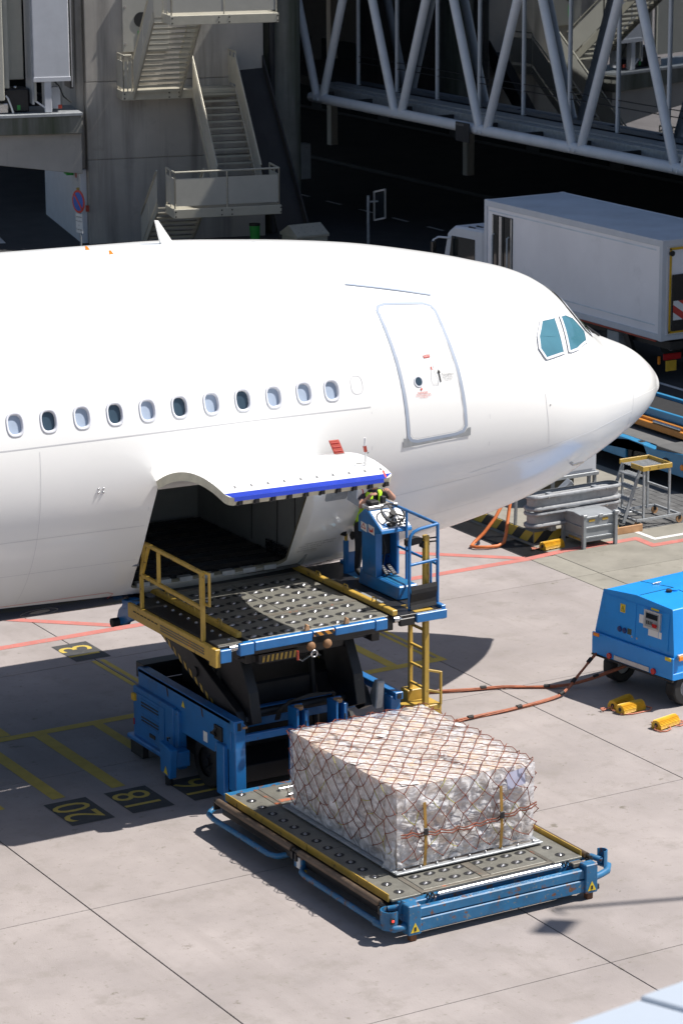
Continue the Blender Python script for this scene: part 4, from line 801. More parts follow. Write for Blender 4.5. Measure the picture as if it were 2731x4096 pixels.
# front columns, cross beams, inner frame
MB().box((19.60, 36.52, .30), (19.78, 36.74, 1.36)).build('front_column', 'lblue', ld, .012); MB().box((19.52, 36.74, .2), (19.60, 36.98, 1.0)).build('front_column', 'lblue', ld, .01); MB().box((19.72, 36.5, 1.30), (19.80, 36.6, 1.33)).build('column_cap', 'plank', ld)
MB().box((22.30, 36.52, .30), (22.48, 36.74, 1.36)).build('front_column', 'lblue', ld, .012); MB().box((22.36, 36.48, 1.30), (22.50, 39.66, 1.42)).build('top_rail_beam', 'lblue', ld, .008); MB().box((22.395, 36.47, 1.32), (22.465, 36.479, 1.40)).build('beam_end_hollow', 'ink', ld)
MB().box((19.78, 36.56, 1.06), (20.66, 36.64, 1.17)).build('cross_beam', 'lblue', ld, .01); MB().box((19.78, 37.3, 1.0), (22.3, 37.4, 1.30)).build('cross_beam', 'lblue', ld, .01); MB().box((20.86, 36.58, .9), (22.3, 36.66, 1.10)).build('cross_beam', 'lblue', ld, .01)
for x in (20.62, 21.30):
    po = MB(); po.box((x, 36.46, .35), (x+.04, 36.72, 1.46)); po.box((x, 36.68, .35), (x+.22, 36.72, 1.46)); po.box((x+.14, 36.46, .35), (x+.18, 36.6, 1.42)); po.box((x+.19, 36.5, .35), (x+.23, 36.72, 1.40)); pp = po.build('lift_post', 'lblue', ld, .006)
    MB().box((x+.145, 36.452, 1.1), (x+.165, 36.459, 1.26)).build('post_slot', 'ink', pp); MB().tube((x+.1, 36.58, 1.42), (x+.1, 36.58, 1.47), .07, 14).build('post_cap', 'plank', pp)
MB().box((19.9, 36.9, .28), (22.2, 40.4, .55)).build('chassis_frame', 'blackpaint', ld, .01); MB().box((20.1, 37.7, .5), (22.1, 40.3, .95)).build('engine_block', 'blackpaint', ld, .02); MB().box((19.66, 39.5, .5), (22.4, 39.6, 1.2)).build('rear_bulkhead', 'blackpaint', ld)
MB().box((19.66, 39.62, 1.2), (20.6, 39.9, 1.46)).build('rear_box', 'blackpaint', ld, .01)
for x in (19.86, 22.16):
    for y in (37.72, 40.2): wheel(ld, (x if y < 39 else (20.25 if x < 21 else 21.8), y, .42), .42, .26, (1, 0, 0), 'blackpaint')
# scissor arms
for i, x in enumerate((19.86, 22.02)):
    ar = MB().ext([(39.36, 2.34), (39.02, 2.36), (36.84, 1.46), (36.70, 1.22), (36.92, 1.10), (37.14, 1.16), (39.40, 2.08)], 'x', x-.07, x+.07).build('scissor_arm', 'blackpaint', ld, .012)
    for k in range(13):
        t = k/13; a = Vector((0, 39.40, 2.08)).lerp(Vector((0, 37.14, 1.16)), t+.03); b = Vector((0, 39.40, 2.08)).lerp(Vector((0, 37.14, 1.16)), t+.066)
        u_ = Vector((0, .05, .12)); MB().add([(x-.073, a.y, a.z+.015), (x-.073, b.y, b.z+.015), (x-.073, b.y+u_.y, b.z+u_.z), (x-.073, a.y+u_.y, a.z+u_.z)], [(0, 1, 2, 3)]).build('hazard_mark', 'yellow', ar)
    MB().ext([(37.9, 2.42), (37.1, 2.42), (36.72, 1.75), (36.62, 1.30), (37.1, 1.1), (37.5, 1.5)], 'x', x+.09*(1-2*i), x+.26*(1-2*i)).build('scissor_arm', 'blackpaint', ld, .012)
    MB().tube((x-.1, 36.86, 1.3), (x+.24*(1-2*i), 36.86, 1.3), .09, 14).build('arm_pin', 'steel', ld); MB().tube((x-.1, 38.1, 1.75), (x+.24*(1-2*i), 38.1, 1.75), .08, 14).build('arm_pin', 'blackpaint', ld)
MB().ext([(36.55, 1.62), (36.66, 1.64), (36.78, 1.40), (36.82, 1.26), (36.62, 1.16), (36.58, 1.35)], 'x', 22.08, 22.22).build('arm_foot', 'galv', ld, .02)
MB().box((20.15, 37.5, .96), (21.95, 39.3, 1.62)).build('dark_filler', 'blackpaint', ld, .03); MB().box((20.1, 37.0, 2.12), (21.9, 38.9, 2.36)).build('dark_filler_top', 'blackpaint', ld, .02)  # black boxes added to darken the space between the scissor arms
MB().tube((20.1, 37.0, 1.32), (22.0, 37.0, 1.32), .07, 14).build('torsion_tube', 'blackpaint', ld)
for x in (20.25, 21.5):
    MB().tube((x, 37.4, .7), (x, 37.6, 2.4), .055, 12).build('lift_cylinder', 'blackpaint', ld); MB().tube((x, 37.5, 1.55), (x, 37.6, 2.4), .03, 12).build('piston_rod', 'chrome', ld)
for k in range(8): MB().add([(20.0+k*.075, 36.39, 2.32), (20.04+k*.075, 36.39, 2.32), (20.06+k*.075, 36.39, 2.42), (20.02+k*.075, 36.39, 2.42)], [(0, 1, 2, 3)]).build('hazard_mark', 'yellow', ld)
MB().box((19.95, 36.395, 2.30), (20.62, 36.5, 2.44)).build('hazard_board', 'blackpaint', ld)
for s_ in range(3): MB().path([(20.5+s_*.03, 36.9, 1.2), (20.46+s_*.03, 36.75, 1.4), (20.6+s_*.03, 36.66, 1.54), (21.0, 36.7, 1.58-s_*.02), (21.4+s_*.02, 36.75, 1.52), (21.52, 36.85, 1.3), (21.5, 36.95, 1.05)], .016, 6).build('hydraulic_hose', 'black', ld)
MB().path([(20.95, 37.4, 2.3), (21.05, 37.2, 2.0), (21.2, 37.3, 1.9), (21.35, 37.1, 2.1)], .02, 6).build('hydraulic_hose', 'steel', ld); MB().bar((21.2, 37.2, 2.15), (21.5, 37.3, 1.95), .06, .03).build('valve_block', 'alu', ld, .005)
# ------------------------------------------------------------------ pallet dolly
dl = thing('pallet_dolly', 'low blue pallet dolly with roller deck under the netted cargo', 'dolly', (20.7, 33.7, 0))
DZ = 0.52
MB().box((19.22, 31.2, .24), (22.18, 36.2, .485)).build('frame', 'dblue', dl, .01); MB().box((19.06, 31.45, .26), (19.2, 35.95, .44)).build('side_shade_plate', 'blackpaint', dl, .01); MB().box((22.2, 31.45, .26), (22.32, 35.95, .44)).build('side_shade_plate', 'blackpaint', dl, .01)  # black side plates added for the shade between deck and bumper tube
for x0, x1 in ((19.14, 19.60), (21.76, 22.22)):
    for y0, y1 in ((31.32, 33.35), (33.36, 35.98)): MB().box((x0, y0, .486), (x1, y1, DZ)).build('deck_strip', 'deck', dl, .005)
    MB().box((x0+(.47 if x0 < 20 else -.03), 31.32, .486), (x0+(.49 if x0 < 20 else -.01), 36.0, DZ+.002)).build('deck_seam', 'deckrim', dl)
for x0, x1 in ((19.70, 20.62), (20.78, 21.70)): MB().box((x0, 31.42, .487), (x1, 32.3, DZ-.002)).build('deck_plate', 'deck', dl, .005)
MB().box((19.64, 31.34, .487), (21.74, 31.41, DZ)).build('deck_rim', 'deckrim', dl, .004); MB().box((20.63, 31.42, .487), (20.77, 32.3, DZ)).build('deck_rim', 'deckrim', dl, .004); MB().box((19.605, 31.34, .487), (19.69, 36.0, DZ-.001)).build('deck_rim', 'deckrim', dl, .004); MB().box((21.71, 31.42, .487), (21.755, 36.0, DZ-.001)).build('deck_rim', 'deckrim', dl, .004)
MB().box((19.70, 32.31, .487), (21.70, 35.3, DZ-.003)).build('deck_plate', 'deckrim', dl); MB().box((19.70, 35.31, .487), (21.70, 36.02, DZ-.002)).build('deck_plate', 'deck', dl, .004)
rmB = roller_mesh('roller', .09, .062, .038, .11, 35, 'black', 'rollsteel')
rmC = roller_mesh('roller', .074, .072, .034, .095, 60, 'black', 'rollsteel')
for r_ in range(2):
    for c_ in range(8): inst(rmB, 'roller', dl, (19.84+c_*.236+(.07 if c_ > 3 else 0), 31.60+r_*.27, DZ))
for k in range(15):
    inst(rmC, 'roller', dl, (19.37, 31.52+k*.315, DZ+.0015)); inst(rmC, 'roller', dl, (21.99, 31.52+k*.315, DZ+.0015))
for y in (35.50, 35.78): MB().tube((19.92, y, DZ+.02), (21.0, y, DZ+.02), .035, 14).build('end_roller', 'chrome', dl)
for k in range(9): MB().box((20.15+k*.05, 35.60, DZ-.001), (20.18+k*.05, 35.69, DZ+.003)).build('grille_slot', 'ink', dl)
MB().box((19.72, 35.36, DZ-.0015), (20.5, 35.45, DZ+.002)).build('orange_patch', pmat('worn_orange', (.50, .13, .05), .6, wear=((.2, .18, .15), .5, 9, .1)), dl)
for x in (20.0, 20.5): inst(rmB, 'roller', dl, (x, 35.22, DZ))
# side rollers, yellow strips, bumpers
for sx, xr, xy, xb in ((-1, 19.0, 19.125, 18.84), (1, 22.36, 22.245, 22.52)):
    for y0, y1 in ((31.40, 33.55), (33.75, 35.95)):
        MB().tube((xr, y0, .47), (xr, y1, .47), .05, 16).build('side_roller', 'brownroll', dl)
        for y in (y0-.05, y1+.05): MB().tube((xr, y-.04, .47), (xr, y+.04, .47), .03, 10).build('roller_bearing', 'blackpaint', dl); MB().box((xr-.05, y-.02, .34), (xr+.05, y+.02, .46)).build('bearing_bracket', 'blackpaint', dl, .004)
        st = MB().box((xy-.008, y0-.02 if y0 < 33 else y0-.18, .47), (xy+.008, y1, .58)).build('guide_strip', 'yellow', dl)
    if sx < 0:
        for pts in ([(19.15, 33.58, .3), (19.02, 33.50, .26), (18.95, 33.42, .24), (18.92, 33.25, .24), (18.92, 31.5, .24), (18.92, 31.36, .24)], [(19.2, 36.2, .34), (18.98, 36.16, .26), (18.91, 36.08, .25), (18.89, 35.9, .24), (18.90, 34.25, .24), (18.96, 34.12, .24), (19.15, 34.02, .28)]):
            MB().path(pts, .042, 12).build('side_bumper', 'dblue', dl)
MB().box((19.28, 31.02, .12), (22.18, 31.10, .30)).build('end_beam', 'dblue', dl, .012); MB().box((19.28, 31.03, .31), (22.18, 31.14, .45)).build('end_beam', 'dblue', dl, .014)
MB().tube((19.80, 31.22, .50), (21.78, 31.22, .50), .042, 18).build('end_roller', 'chrome', dl); MB().box((19.66, 31.27, .40), (21.9, 31.33, .47)).build('roller_bed', 'blackpaint', dl)
for x in (19.68, 21.88):
    for k in range(2): MB().ring((x+k*.07-.03, 31.22, .50), (1, 0, 0), .035, .013, 14, 6).build('roller_clamp', 'blackpaint', dl)
MB().box((21.95, 31.14, .46), (22.12, 31.24, .52)).build('latch_block', 'deckrim', dl, .006)
for x in (19.20, 22.06):
    cp = MB().box((x, 30.99, .10), (x+.20, 31.16, .52)).build('corner_post', 'dblue', dl, .012)
    MB().add([(x+.03, 30.985, .14), (x+.17, 30.985, .14), (x+.10, 30.985, .28)], [(0, 1, 2)]).build('warning_triangle', 'signyellow', cp); MB().box((x+.085, 30.98, .16), (x+.115, 30.984, .215)).build('triangle_symbol', 'ink', cp)
    MB().box((x+.05, 31.02, .0), (x+.15, 31.12, .11)).build('foot', pmat('rusty_foot', RUST, .8, var=.3), dl, .01)
cb_ = MB(); n = 10; vs = []; fs = []
for i in range(n+1):
    a = R(80+215*i/n); vs += [(19.02+.13*math.cos(a), 31.18+.13*math.sin(a), .20), (19.02+.13*math.cos(a), 31.18+.13*math.sin(a), .46)]
cb_.add(vs, [(2*i, 2*i+2, 2*i+3, 2*i+1) for i in range(n)], True)
vs2 = []
for i in range(n+1):
    a = R(80+215*i/n); vs2 += [(19.02+.115*math.cos(a), 31.18+.115*math.sin(a), .20), (19.02+.115*math.cos(a), 31.18+.115*math.sin(a), .46)]
cb_.add(vs2, [(2*i, 2*i+2, 2*i+3, 2*i+1) for i in range(n)], True); cb_.add([v for i in range(n+1) for v in (vs[2*i+1], vs2[2*i+1])], [(2*i, 2*i+2, 2*i+3, 2*i+1) for i in range(n)])
cg = cb_.build('corner_guard', 'dblue', dl); MB().box((18.955, 31.035, .30), (19.01, 31.06, .38)).build('lamp_recess', 'ink', cg); MB().ball((18.98, 31.03, .35), .018, 6).build('red_marker', pmat('lit_red', (.6, .02, .02), .3, emis=((1, .05, .03), 1.2)), cg)
MB().path([(18.90, 31.36, .24), (18.92, 31.2, .24), (19.02, 31.06, .22), (19.16, 31.06, .22), (19.26, 31.14, .24)], .05, 10).build('corner_tube', 'dblue', dl); MB().path([(19.06, 31.3, .42), (19.2, 31.24, .44)], .04, 8).build('corner_link', 'dblue', dl); MB().ext([(19.14, .36), (19.24, .36), (19.26, .52), (19.20, .56)], 'y', 31.16, 31.2).build('lift_lug', 'dblue', dl, .006)
hk = MB(); vs = []; vs2 = []
for i in range(n+1):
    a = R(-100+200*i/n); vs += [(22.58+.085*math.cos(a), 31.36+.085*math.sin(a), .28), (22.58+.085*math.cos(a), 31.36+.085*math.sin(a), .53)]; vs2 += [(22.58+.072*math.cos(a), 31.36+.072*math.sin(a), .28), (22.58+.072*math.cos(a), 31.36+.072*math.sin(a), .53)]
q_ = [(2*i, 2*i+2, 2*i+3, 2*i+1) for i in range(n)]; hk.add(vs, q_, True); hk.add(vs2, q_, True); hk.add([v for i in range(n+1) for v in (vs[2*i+1], vs2[2*i+1])], q_); hk.add([vs[0], vs[1], vs2[1], vs2[0]], [(0, 1, 2, 3)]); hk.add([vs[-2], vs[-1], vs2[-1], vs2[-2]], [(0, 1, 2, 3)])
hk.build('corner_guard', 'dblue', dl); MB().path([(22.26, 31.14, .24), (22.45, 31.2, .24), (22.60, 31.25, .25), (22.70, 31.36, .27), (22.62, 31.47, .3)], .05, 10).build('corner_tube', 'dblue', dl); MB().path([(22.3, 31.5, .42), (22.45, 31.42, .44), (22.55, 31.3, .40)], .045, 8).build('corner_link', 'dblue', dl)
MB().box((19.0, 33.5, .22), (19.25, 33.72, .42)).build('reflector_bracket', 'dblue', dl, .01); MB().box((18.985, 33.52, .24), (18.998, 33.62, .40)).build('reflector', 'white', dl); MB().box((18.98, 33.40, .20), (19.02, 33.48, .26)).build('reflector', 'chock', dl)
for x in (19.7, 21.7):
    for y in (32.2, 35.2): wheel(dl, (x, y, .15), .15, .12, (1, 0, 0))
# ------------------------------------------------------------------ aluminium air cargo pallet
ap = thing('air_cargo_pallet', 'thin aluminium cargo pallet sheet under the netted load', 'pallet', (20.8, 33.5, .52))
BX0, BX1, BY0, BY1, BZ0, BZ1 = 19.70, 21.90, 32.10, 34.98, .575, 1.71
MB().box((19.63, 31.98, .548), (21.97, 35.08, .556)).build('base_sheet', 'alu', ap)
for a, b in (((19.60, 31.95, .546), (22.0, 32.03, .575)), ((19.60, 35.03, .546), (22.0, 35.11, .575)), ((19.60, 32.035, .546), (19.68, 35.025, .575)), ((21.92, 32.035, .546), (22.0, 35.025, .575))): MB().box(a, b).build('edge_rail', 'galv', ap, .006)
# ------------------------------------------------------------------ cartons, skids and stretch film
cg_ = thing('wrapped_cargo', 'stack of cardboard cartons wrapped in crinkled clear plastic on the dolly', 'cargo', (20.8, 33.5, .56))
rc = random.Random(3)
for i in range(7): MB().box((BX0+.02, BY0+.02+i*.43, .58), (BX1-.02, BY0+.14+i*.43, .60)).build('skid_board', 'wood', cg_)
for i in range(5):
    for y in (BY0+.02, BY1-.16): MB().box((BX0+.03+i*.51, y, .60), (BX0+.15+i*.51, y+.13, .68)).build('skid_block', 'wood', cg_)
for i in range(7): MB().box((BX0+.01, BY0+.01+i*.43, .68), (BX1-.01, BY0+.16+i*.43, .70)).build('skid_board', 'wood', cg_)
nx, ny = 5, 6; cw, cl = (BX1-BX0)/nx, (BY1-BY0)/ny; H = [.70, 1.04, 1.38]
for L_ in range(3):
    for i in range(nx):
        for k in range(ny):
            if L_ < 2 and not (i == 0 or k == 0 or i == nx-1): continue
            h = .33+(rc.choice((-.05, -.02, 0, 0, .01, .02)) if L_ == 2 else 0); j = rc.uniform(-.012, .012)
            x0, y0 = BX0+i*cw+.006+max(j, 0), BY0+k*cl+.006+max(-j, 0)
            c = MB().box((x0, y0, H[L_]+.003), (x0+cw-.014, y0+cl-.014, H[L_]+h)).build('carton', 'carton', cg_, .008)
            if L_ == 2: MB().box((x0+cw/2-.03, y0+.004, H[L_]+h+.0005), (x0+cw/2+.02, y0+cl-.02, H[L_]+h+.002)).build('carton_tape', pmat('tape', (.55, .45, .33), .35) if 'tape' not in bpy.data.materials else bpy.data.materials['tape'], c)
def nz3(x, y, z, s): 
    from mathutils import noise as N_
    return N_.noise(Vector((x*s, y*s, z*s)))
def wrap_face(o, u, v, nu, nv, nrm, amp, mat, name='plastic_wrap'):
    m = MB(); o, u, v, nrm = Vector(o), Vector(u), Vector(v), Vector(nrm); vs = []
    for i in range(nu+1):
        for k in range(nv+1):
            p = o+u*i/nu+v*k/nv; f = min(1, 6*i/nu+.25, 6*(1-i/nu)+.25, 6*k/nv+.25, 6*(1-k/nv)+.25)
            d = (abs(nz3(p.x, p.y, p.z, 4.5))*1.2+.6*nz3(p.x+9, p.y, p.z*.6, 9)+.22*abs(nz3(p.x, p.y+5, p.z, 17)))*amp*f
            vs.append(p+nrm*d)
    fs = [(i*(nv+1)+k, (i+1)*(nv+1)+k, (i+1)*(nv+1)+k+1, i*(nv+1)+k+1) for i in range(nu) for k in range(nv)]
    m.add(vs, fs, True); return m.build(name, mat, cg_, normals=False)
e = .02; X0, X1, Y0, Y1 = BX0-e, BX1+e, BY0-e, BY1+e; ZTp = BZ1+.02
wrap_face((X0, Y0, ZTp), (X1-X0, 0, 0), (0, Y1-Y0, 0), 60, 76, (0, 0, 1), .035, 'film')
wrap_face((X0, Y0, .585), (X1-X0, 0, 0), (0, 0, ZTp-.585), 70, 36, (0, -1, 0), .075, 'film2')
wrap_face((X0, Y1, .585), (0, -(Y1-Y0), 0), (0, 0, ZTp-.585), 76, 36, (-1, 0, 0), .05, 'film2')
wrap_face((X1, Y0, .585), (0, Y1-Y0, 0), (0, 0, ZTp-.585), 70, 30, (1, 0, 0), .05, 'film2')
tl = MB(); vs = []
for i in range(9):
    for k in range(6): vs.append((X0-.02-.03*math.sin(k*1.3)-.02*k*(8-i)/8, Y0+.02+.03*k-.02*math.sin(i*1.1+k), .57+.42*i/8))
tl.add(vs, [(i*6+k, (i+1)*6+k, (i+1)*6+k+1, i*6+k+1) for i in range(8) for k in range(5)]); tl.build('film_tail', 'film2', cg_, normals=False)
for (x, y, r_, w2, h2) in ((19.78, 33.3, .3, .2, .16), (19.95, 32.2, -.2, .26, .16), (21.85, 33.9, .1, .10, .2), (20.7, 34.1, .5, .2, .12)):
    c, s_ = math.cos(r_), math.sin(r_); MB().add([(x+c*a-s_*b, y+s_*a+c*b, ZTp+.022+.01*(a+b)) for a, b in ((-w2/2, -h2/2), (w2/2, -h2/2), (w2/2, h2/2), (-w2/2, h2/2))], [(0, 1, 2, 3)]).build('paper_label', 'white', cg_)
MB().add([(21.42, Y0-.05, 1.66), (21.72, Y0-.05, 1.70), (21.74, Y0-.06, 1.46), (21.45, Y0-.06, 1.42)], [(0, 1, 2, 3)]).build('paper_label', pmat('lilac_label', (.55, .56, .72), .4), cg_)
# ------------------------------------------------------------------ cargo net with straps
nt_ = thing('cargo_net', 'reddish brown rope net tied over the wrapped cartons', 'cargo net', (20.8, 33.5, .56))
du, dv = .142, .162; nX0, nX1, nY0, nY1, nZ = X0-.05, X1+.04, Y0-.085, Y1+.02, ZTp+.035; drop = nZ-.62
def fold(u, v):
    du_ = max(nX0-u, 0, u-nX1); dv_ = max(nY0-v, 0, v-nY1)
    return Vector((min(max(u, nX0), nX1), min(max(v, nY0), nY1), nZ-max(du_, dv_))), du_, dv_
rj = random.Random(5); node = {}
I0, I1 = int((nX0-drop)/du)-1, int((nX1+drop)/du)+1; J0, J1 = int((nY0-drop)/dv)-1, int((nY1+drop)/dv)+1
for i in range(I0, I1+1):
    for j in range(J0, J1+1):
        if (i+j) % 2: continue
        u, v = i*du, j*dv; p, a, b = fold(u, v); sd = max(a, b)
        if (a > 0 and b > 0.04) or (b > 0 and a > 0.04) or sd > drop: continue
        k = .022+.042*min(1, sd*2); node[i, j] = (u+rj.uniform(-k, k), v+rj.uniform(-k, k))
rope = MB(); cord = MB()
for (i, j), (u, v) in node.items():
    for di in (-1, 1):
        t = node.get((i+di, j+1))
        if not t: continue
        pts = []
        for s_ in range(5):
            q = s_/4; p, a, b = fold(u+(t[0]-u)*q, v+(t[1]-v)*q); sg = .014*math.sin(math.pi*q)*(1 if max(a, b) > 0 else -.4)
            p.z -= sg; pts.append(p)
        tgt = cord if (rj.random() < .12 and max(fold(u, v)[1:]) > .1) else rope
        tgt.path(pts, .0058, 5)
for (i, j), (u, v) in node.items():
    p, a, b = fold(u, v)
    if max(a, b) > .02: rope.ball(p, .013, 3)
for zz in (1.12, 1.08):
    pts = [(nX0+.06+(nX1-nX0-.12)*q/24, nY0-.015-.012*math.sin(q*1.7), zz-.10*math.sin(math.pi*q/24)+.04*(q/24)+.02*math.sin(q*2.3+zz*9)) for q in range(25)]; rope.path(pts, .010, 6)
o = rope.build('net_rope', 'rope', nt_); o['kind'] = 'stuff'; o = cord.build('yellow_cord', 'rope2', nt_); o['kind'] = 'stuff'
for x in (20.06, 21.30):
    pts = [(x, nY0-.02, 1.52), (x+.01, nY0-.03, 1.2), (x+.02, nY0-.025, .9), (x+.03, nY0+.02, .585)]; m = MB()
    for a, b in zip(pts, pts[1:]): m.bar(a, b, .045, .008, (0, -1, 0))
    st = m.build('ratchet_strap', 'strap', nt_); MB().box((x-.02, nY0-.05, 1.05), (x+.05, nY0-.03, 1.15)).build('strap_buckle', 'blackpaint', st, .004)
for k in range(9): MB().ball((19.75+k*.265, 32.0, .59), .02, 5).build('net_ring', 'steel', nt_)
# ------------------------------------------------------------------ operator
def person():
    P = thing('person', 'operator in dark t-shirt and yellow-green hi-vis vest leaning over the loader console', 'person', (22.93, 38.33, PZ))
    J = {'pel': ((22.93, 38.42, 3.60), .15, .12), 'sp': ((22.94, 38.35, 3.80), .16, .12), 'ch': ((22.95, 38.26, 3.99), .19, .13), 'nk': ((22.95, 38.17, 4.11), .062, .062), 'hd0': ((22.945, 38.12, 4.19), .085, .09), 'hd1': ((22.94, 38.11, 4.30), .085, .10),
         'hl': ((22.83, 38.42, 3.54), .10, .10), 'kl': ((22.80, 38.36, 3.18), .072, .075), 'al': ((22.79, 38.42, 2.83), .05, .052), 'fl': ((22.77, 38.28, 2.79), .042, .04),
         'hr': ((23.03, 38.42, 3.54), .10, .10), 'kr': ((23.05, 38.36, 3.18), .072, .075), 'ar': ((23.05, 38.42, 2.83), .05, .052), 'fr': ((23.06, 38.28, 2.79), .042, .04),
         'sl': ((22.77, 38.22, 4.02), .072, .072), 'el': ((22.66, 38.10, 3.86), .048, .05), 'wl': ((22.735, 37.94, 4.05), .033, .03), 'pl': ((22.75, 37.89, 4.10), .04, .025),
         'sr': ((23.13, 38.22, 4.02), .072, .072), 'er': ((23.26, 38.06, 3.92), .048, .05), 'wr': ((23.06, 37.94, 4.10), .033, .03), 'pr': ((23.00, 37.91, 4.13), .04, .025)}
    E = ['pel sp', 'sp ch', 'ch nk', 'nk hd0', 'hd0 hd1', 'pel hl', 'hl kl', 'kl al', 'al fl', 'pel hr', 'hr kr', 'kr ar', 'ar fr', 'ch sl', 'sl el', 'el wl', 'wl pl', 'ch sr', 'sr er', 'er wr', 'wr pr']
    ks = list(J); me = bpy.data.meshes.new('body'); inv = TF[P].inverted()
    me.from_pydata([inv @ Vector(J[k][0]) for k in ks], [tuple(ks.index(q) for q in e_.split()) for e_ in E], [])
    o = bpy.data.objects.new('body', me); C.objects.link(o)
    md = o.modifiers.new('s', 'SKIN'); md.use_smooth_shade = True
    for i, k in enumerate(ks): me.skin_vertices[0].data[i].radius = J[k][1:]
    me.skin_vertices[0].data[0].use_root = True
    o.modifiers.new('u', 'SUBSURF').render_levels = 2; o.modifiers['u'].levels = 2
    bpy.context.view_layer.update(); bm_ = bpy.data.meshes.new_from_object(o.evaluated_get(bpy.context.evaluated_depsgraph_get())); bpy.data.objects.remove(o)
    bm = bmesh.new(); bm.from_mesh(bm_)
    fing = MB()
    for (c, s_) in (((22.75, 37.88, 4.10), 1), ((22.99, 37.90, 4.13), -1)):
        c = Vector(c)
        for k in range(4):
            b = c+Vector((-.03+.02*k, -.015, .008)); ln = (.05, .06, .057, .045)[k]; fing.path([b, b+Vector((0, -ln*.6, .008)), b+Vector((0, -ln, -.015))], .0095, 6)
        fing.path([c+Vector((.035*s_, 0, 0)), c+Vector((.055*s_, -.025, 0)), c+Vector((.05*s_, -.05, -.01))], .0105, 6)
    fm = fing.mesh('f', inv); bm.from_mesh(fm); bm.to_mesh(bm_); bm.free()
    for mm in ('skin', 'shirt', 'trousers', 'black'): bm_.materials.append(M[mm])
    for p in bm_.polygons:
        c = TF[P] @ p.center; p.use_smooth = True; armx = abs(c.x-22.945)
        if c.z < 2.86: i = 3
        elif c.z < 3.66 and armx < .26: i = 2
        elif c.z > 4.10 and armx < .09: i = 0
        elif armx > .225 and (c.z < 3.955 or c.y < 38.12): i = 0
        elif c.y < 38.06: i = 0
        else: i = 1
        p.material_index = i
    b = bpy.data.objects.new('body', bm_); C.objects.link(b); b.parent = P
    # vest: two front panels, back panel, shoulder strips
    for sx in (-1, 1):
        m = MB(); pr = [(22.95+sx*.135, 38.20, 4.115), (22.95+sx*.12, 38.125, 4.03), (22.95+sx*.115, 38.14, 3.86), (22.945+sx*.11, 38.20, 3.70), (22.94+sx*.11, 38.26, 3.50)]
        m2 = [(22.95+sx*.06, 38.19, 4.13), (22.95+sx*.05, 38.105, 4.02), (22.95+sx*.055, 38.12, 3.86), (22.945+sx*.05, 38.18, 3.70), (22.94+sx*.05, 38.25, 3.50)]
        m3 = [(22.95+sx*.20, 38.26, 4.09), (22.95+sx*.215, 38.24, 4.0), (22.95+sx*.20, 38.28, 3.85), (22.945+sx*.185, 38.34, 3.70), (22.94+sx*.185, 38.40, 3.50)]
        m4 = [(22.95+sx*.19, 38.36, 4.06), (22.95+sx*.2, 38.38, 3.98), (22.95+sx*.19, 38.45, 3.85), (22.945+sx*.18, 38.52, 3.70), (22.94+sx*.18, 38.56, 3.50)]
        m5 = [(22.95, 38.34, 4.11), (22.95, 38.42, 3.98), (22.95, 38.49, 3.85), (22.945, 38.56, 3.70), (22.94, 38.60, 3.50)]
        vs = []
        for a in zip(m2, pr, m3, m4, m5): vs += list(a)
        m.add(vs, [(i*5+k, i*5+k+1, (i+1)*5+k+1, (i+1)*5+k) for i in range(4) for k in range(4)], True)
        m.add([m2[0], pr[0], m3[0], m4[0], m5[0]], [(0, 1, 2, 3, 4)], True)
        v = m.build('vest', 'vest', P)
        s_ = v.modifiers.new('s', 'SOLIDIFY'); s_.thickness = .012
    MB().ball((22.94, 38.135, 4.315), .088, 8, (.95, 1.12, .75)).build('hair', 'hair', P)
    m = MB(); m.ball((22.945, 38.005, 4.225), .018, 5, (.8, 1, 1.3)); m.build('nose', 'skin', P)
    for sx in (-1, 1): MB().ball((22.945+sx*.09, 38.12, 4.23), .022, 5, (.4, .8, 1.3)).build('ear', 'skin', P); MB().ball((22.945+sx*.034, 38.022, 4.255), .012, 5).build('eye', 'ink', P)
    MB().box((22.92, 38.015, 4.175), (22.97, 38.03, 4.182)).build('mouth', 'inkred', P)
person()
bpy.data.objects['person'].location.x += .05; bpy.data.objects['person'].scale = (1, 1, 1.07)
# ------------------------------------------------------------------ ground power unit
gp = thing('ground_power_unit', 'bright blue towable ground power unit with control panel on its end', 'power unit', (29.0, 38.0, 0))
GX0, GX1 = 27.78, 30.9
def gsec(x, lean=0.0): return [(x, 37.04, .62), (x, 37.04, .93), (x+lean, 37.14, 1.68), (x+lean, 38.0, 1.73), (x+lean, 38.80, 1.66), (x, 38.94, .93), (x, 38.94, .62)]
a, b = gsec(GX0, .04), gsec(GX1, -.04); n = 7
bd = MB().add(a+b, [tuple(range(n)), tuple(range(2*n-1, n-1, -1))]+[(i, (i+1) % n, (i+1) % n+n, i+n) for i in range(n) if i != 6]); bd = bd.build('body', 'gblue', gp, .012)
MB().box((GX0-.02, 37.02, .50), (GX0+.5, 38.96, .62)).build('skirt', 'gblue', gp, .01)
MB().ext([(37.0, .52), (37.0, .90), (38.98, .90), (38.98, .52)], 'x', GX0-.055, GX0-.02).build('end_skirt', 'gblue', gp, .01)
MB().box((GX0+.35, 37.05, .52), (GX1, 37.12, .62)).build('side_rail', 'gblue', gp, .01); MB().box((GX0+.35, 37.2, .56), (GX1, 38.8, .70)).build('undercarriage', 'black', gp); MB().box((GX0+.2, 37.5, .36), (GX1, 38.5, .55)).build('axle_frame', 'blackpaint', gp, .01)
MB().box((GX0+.06, 36.99, .88), (GX1, 37.03, .94)).build('side_trim', 'galv', gp, .006)
fx = lambda z: GX0-.004+.04*max(0, (z-.93))/.75
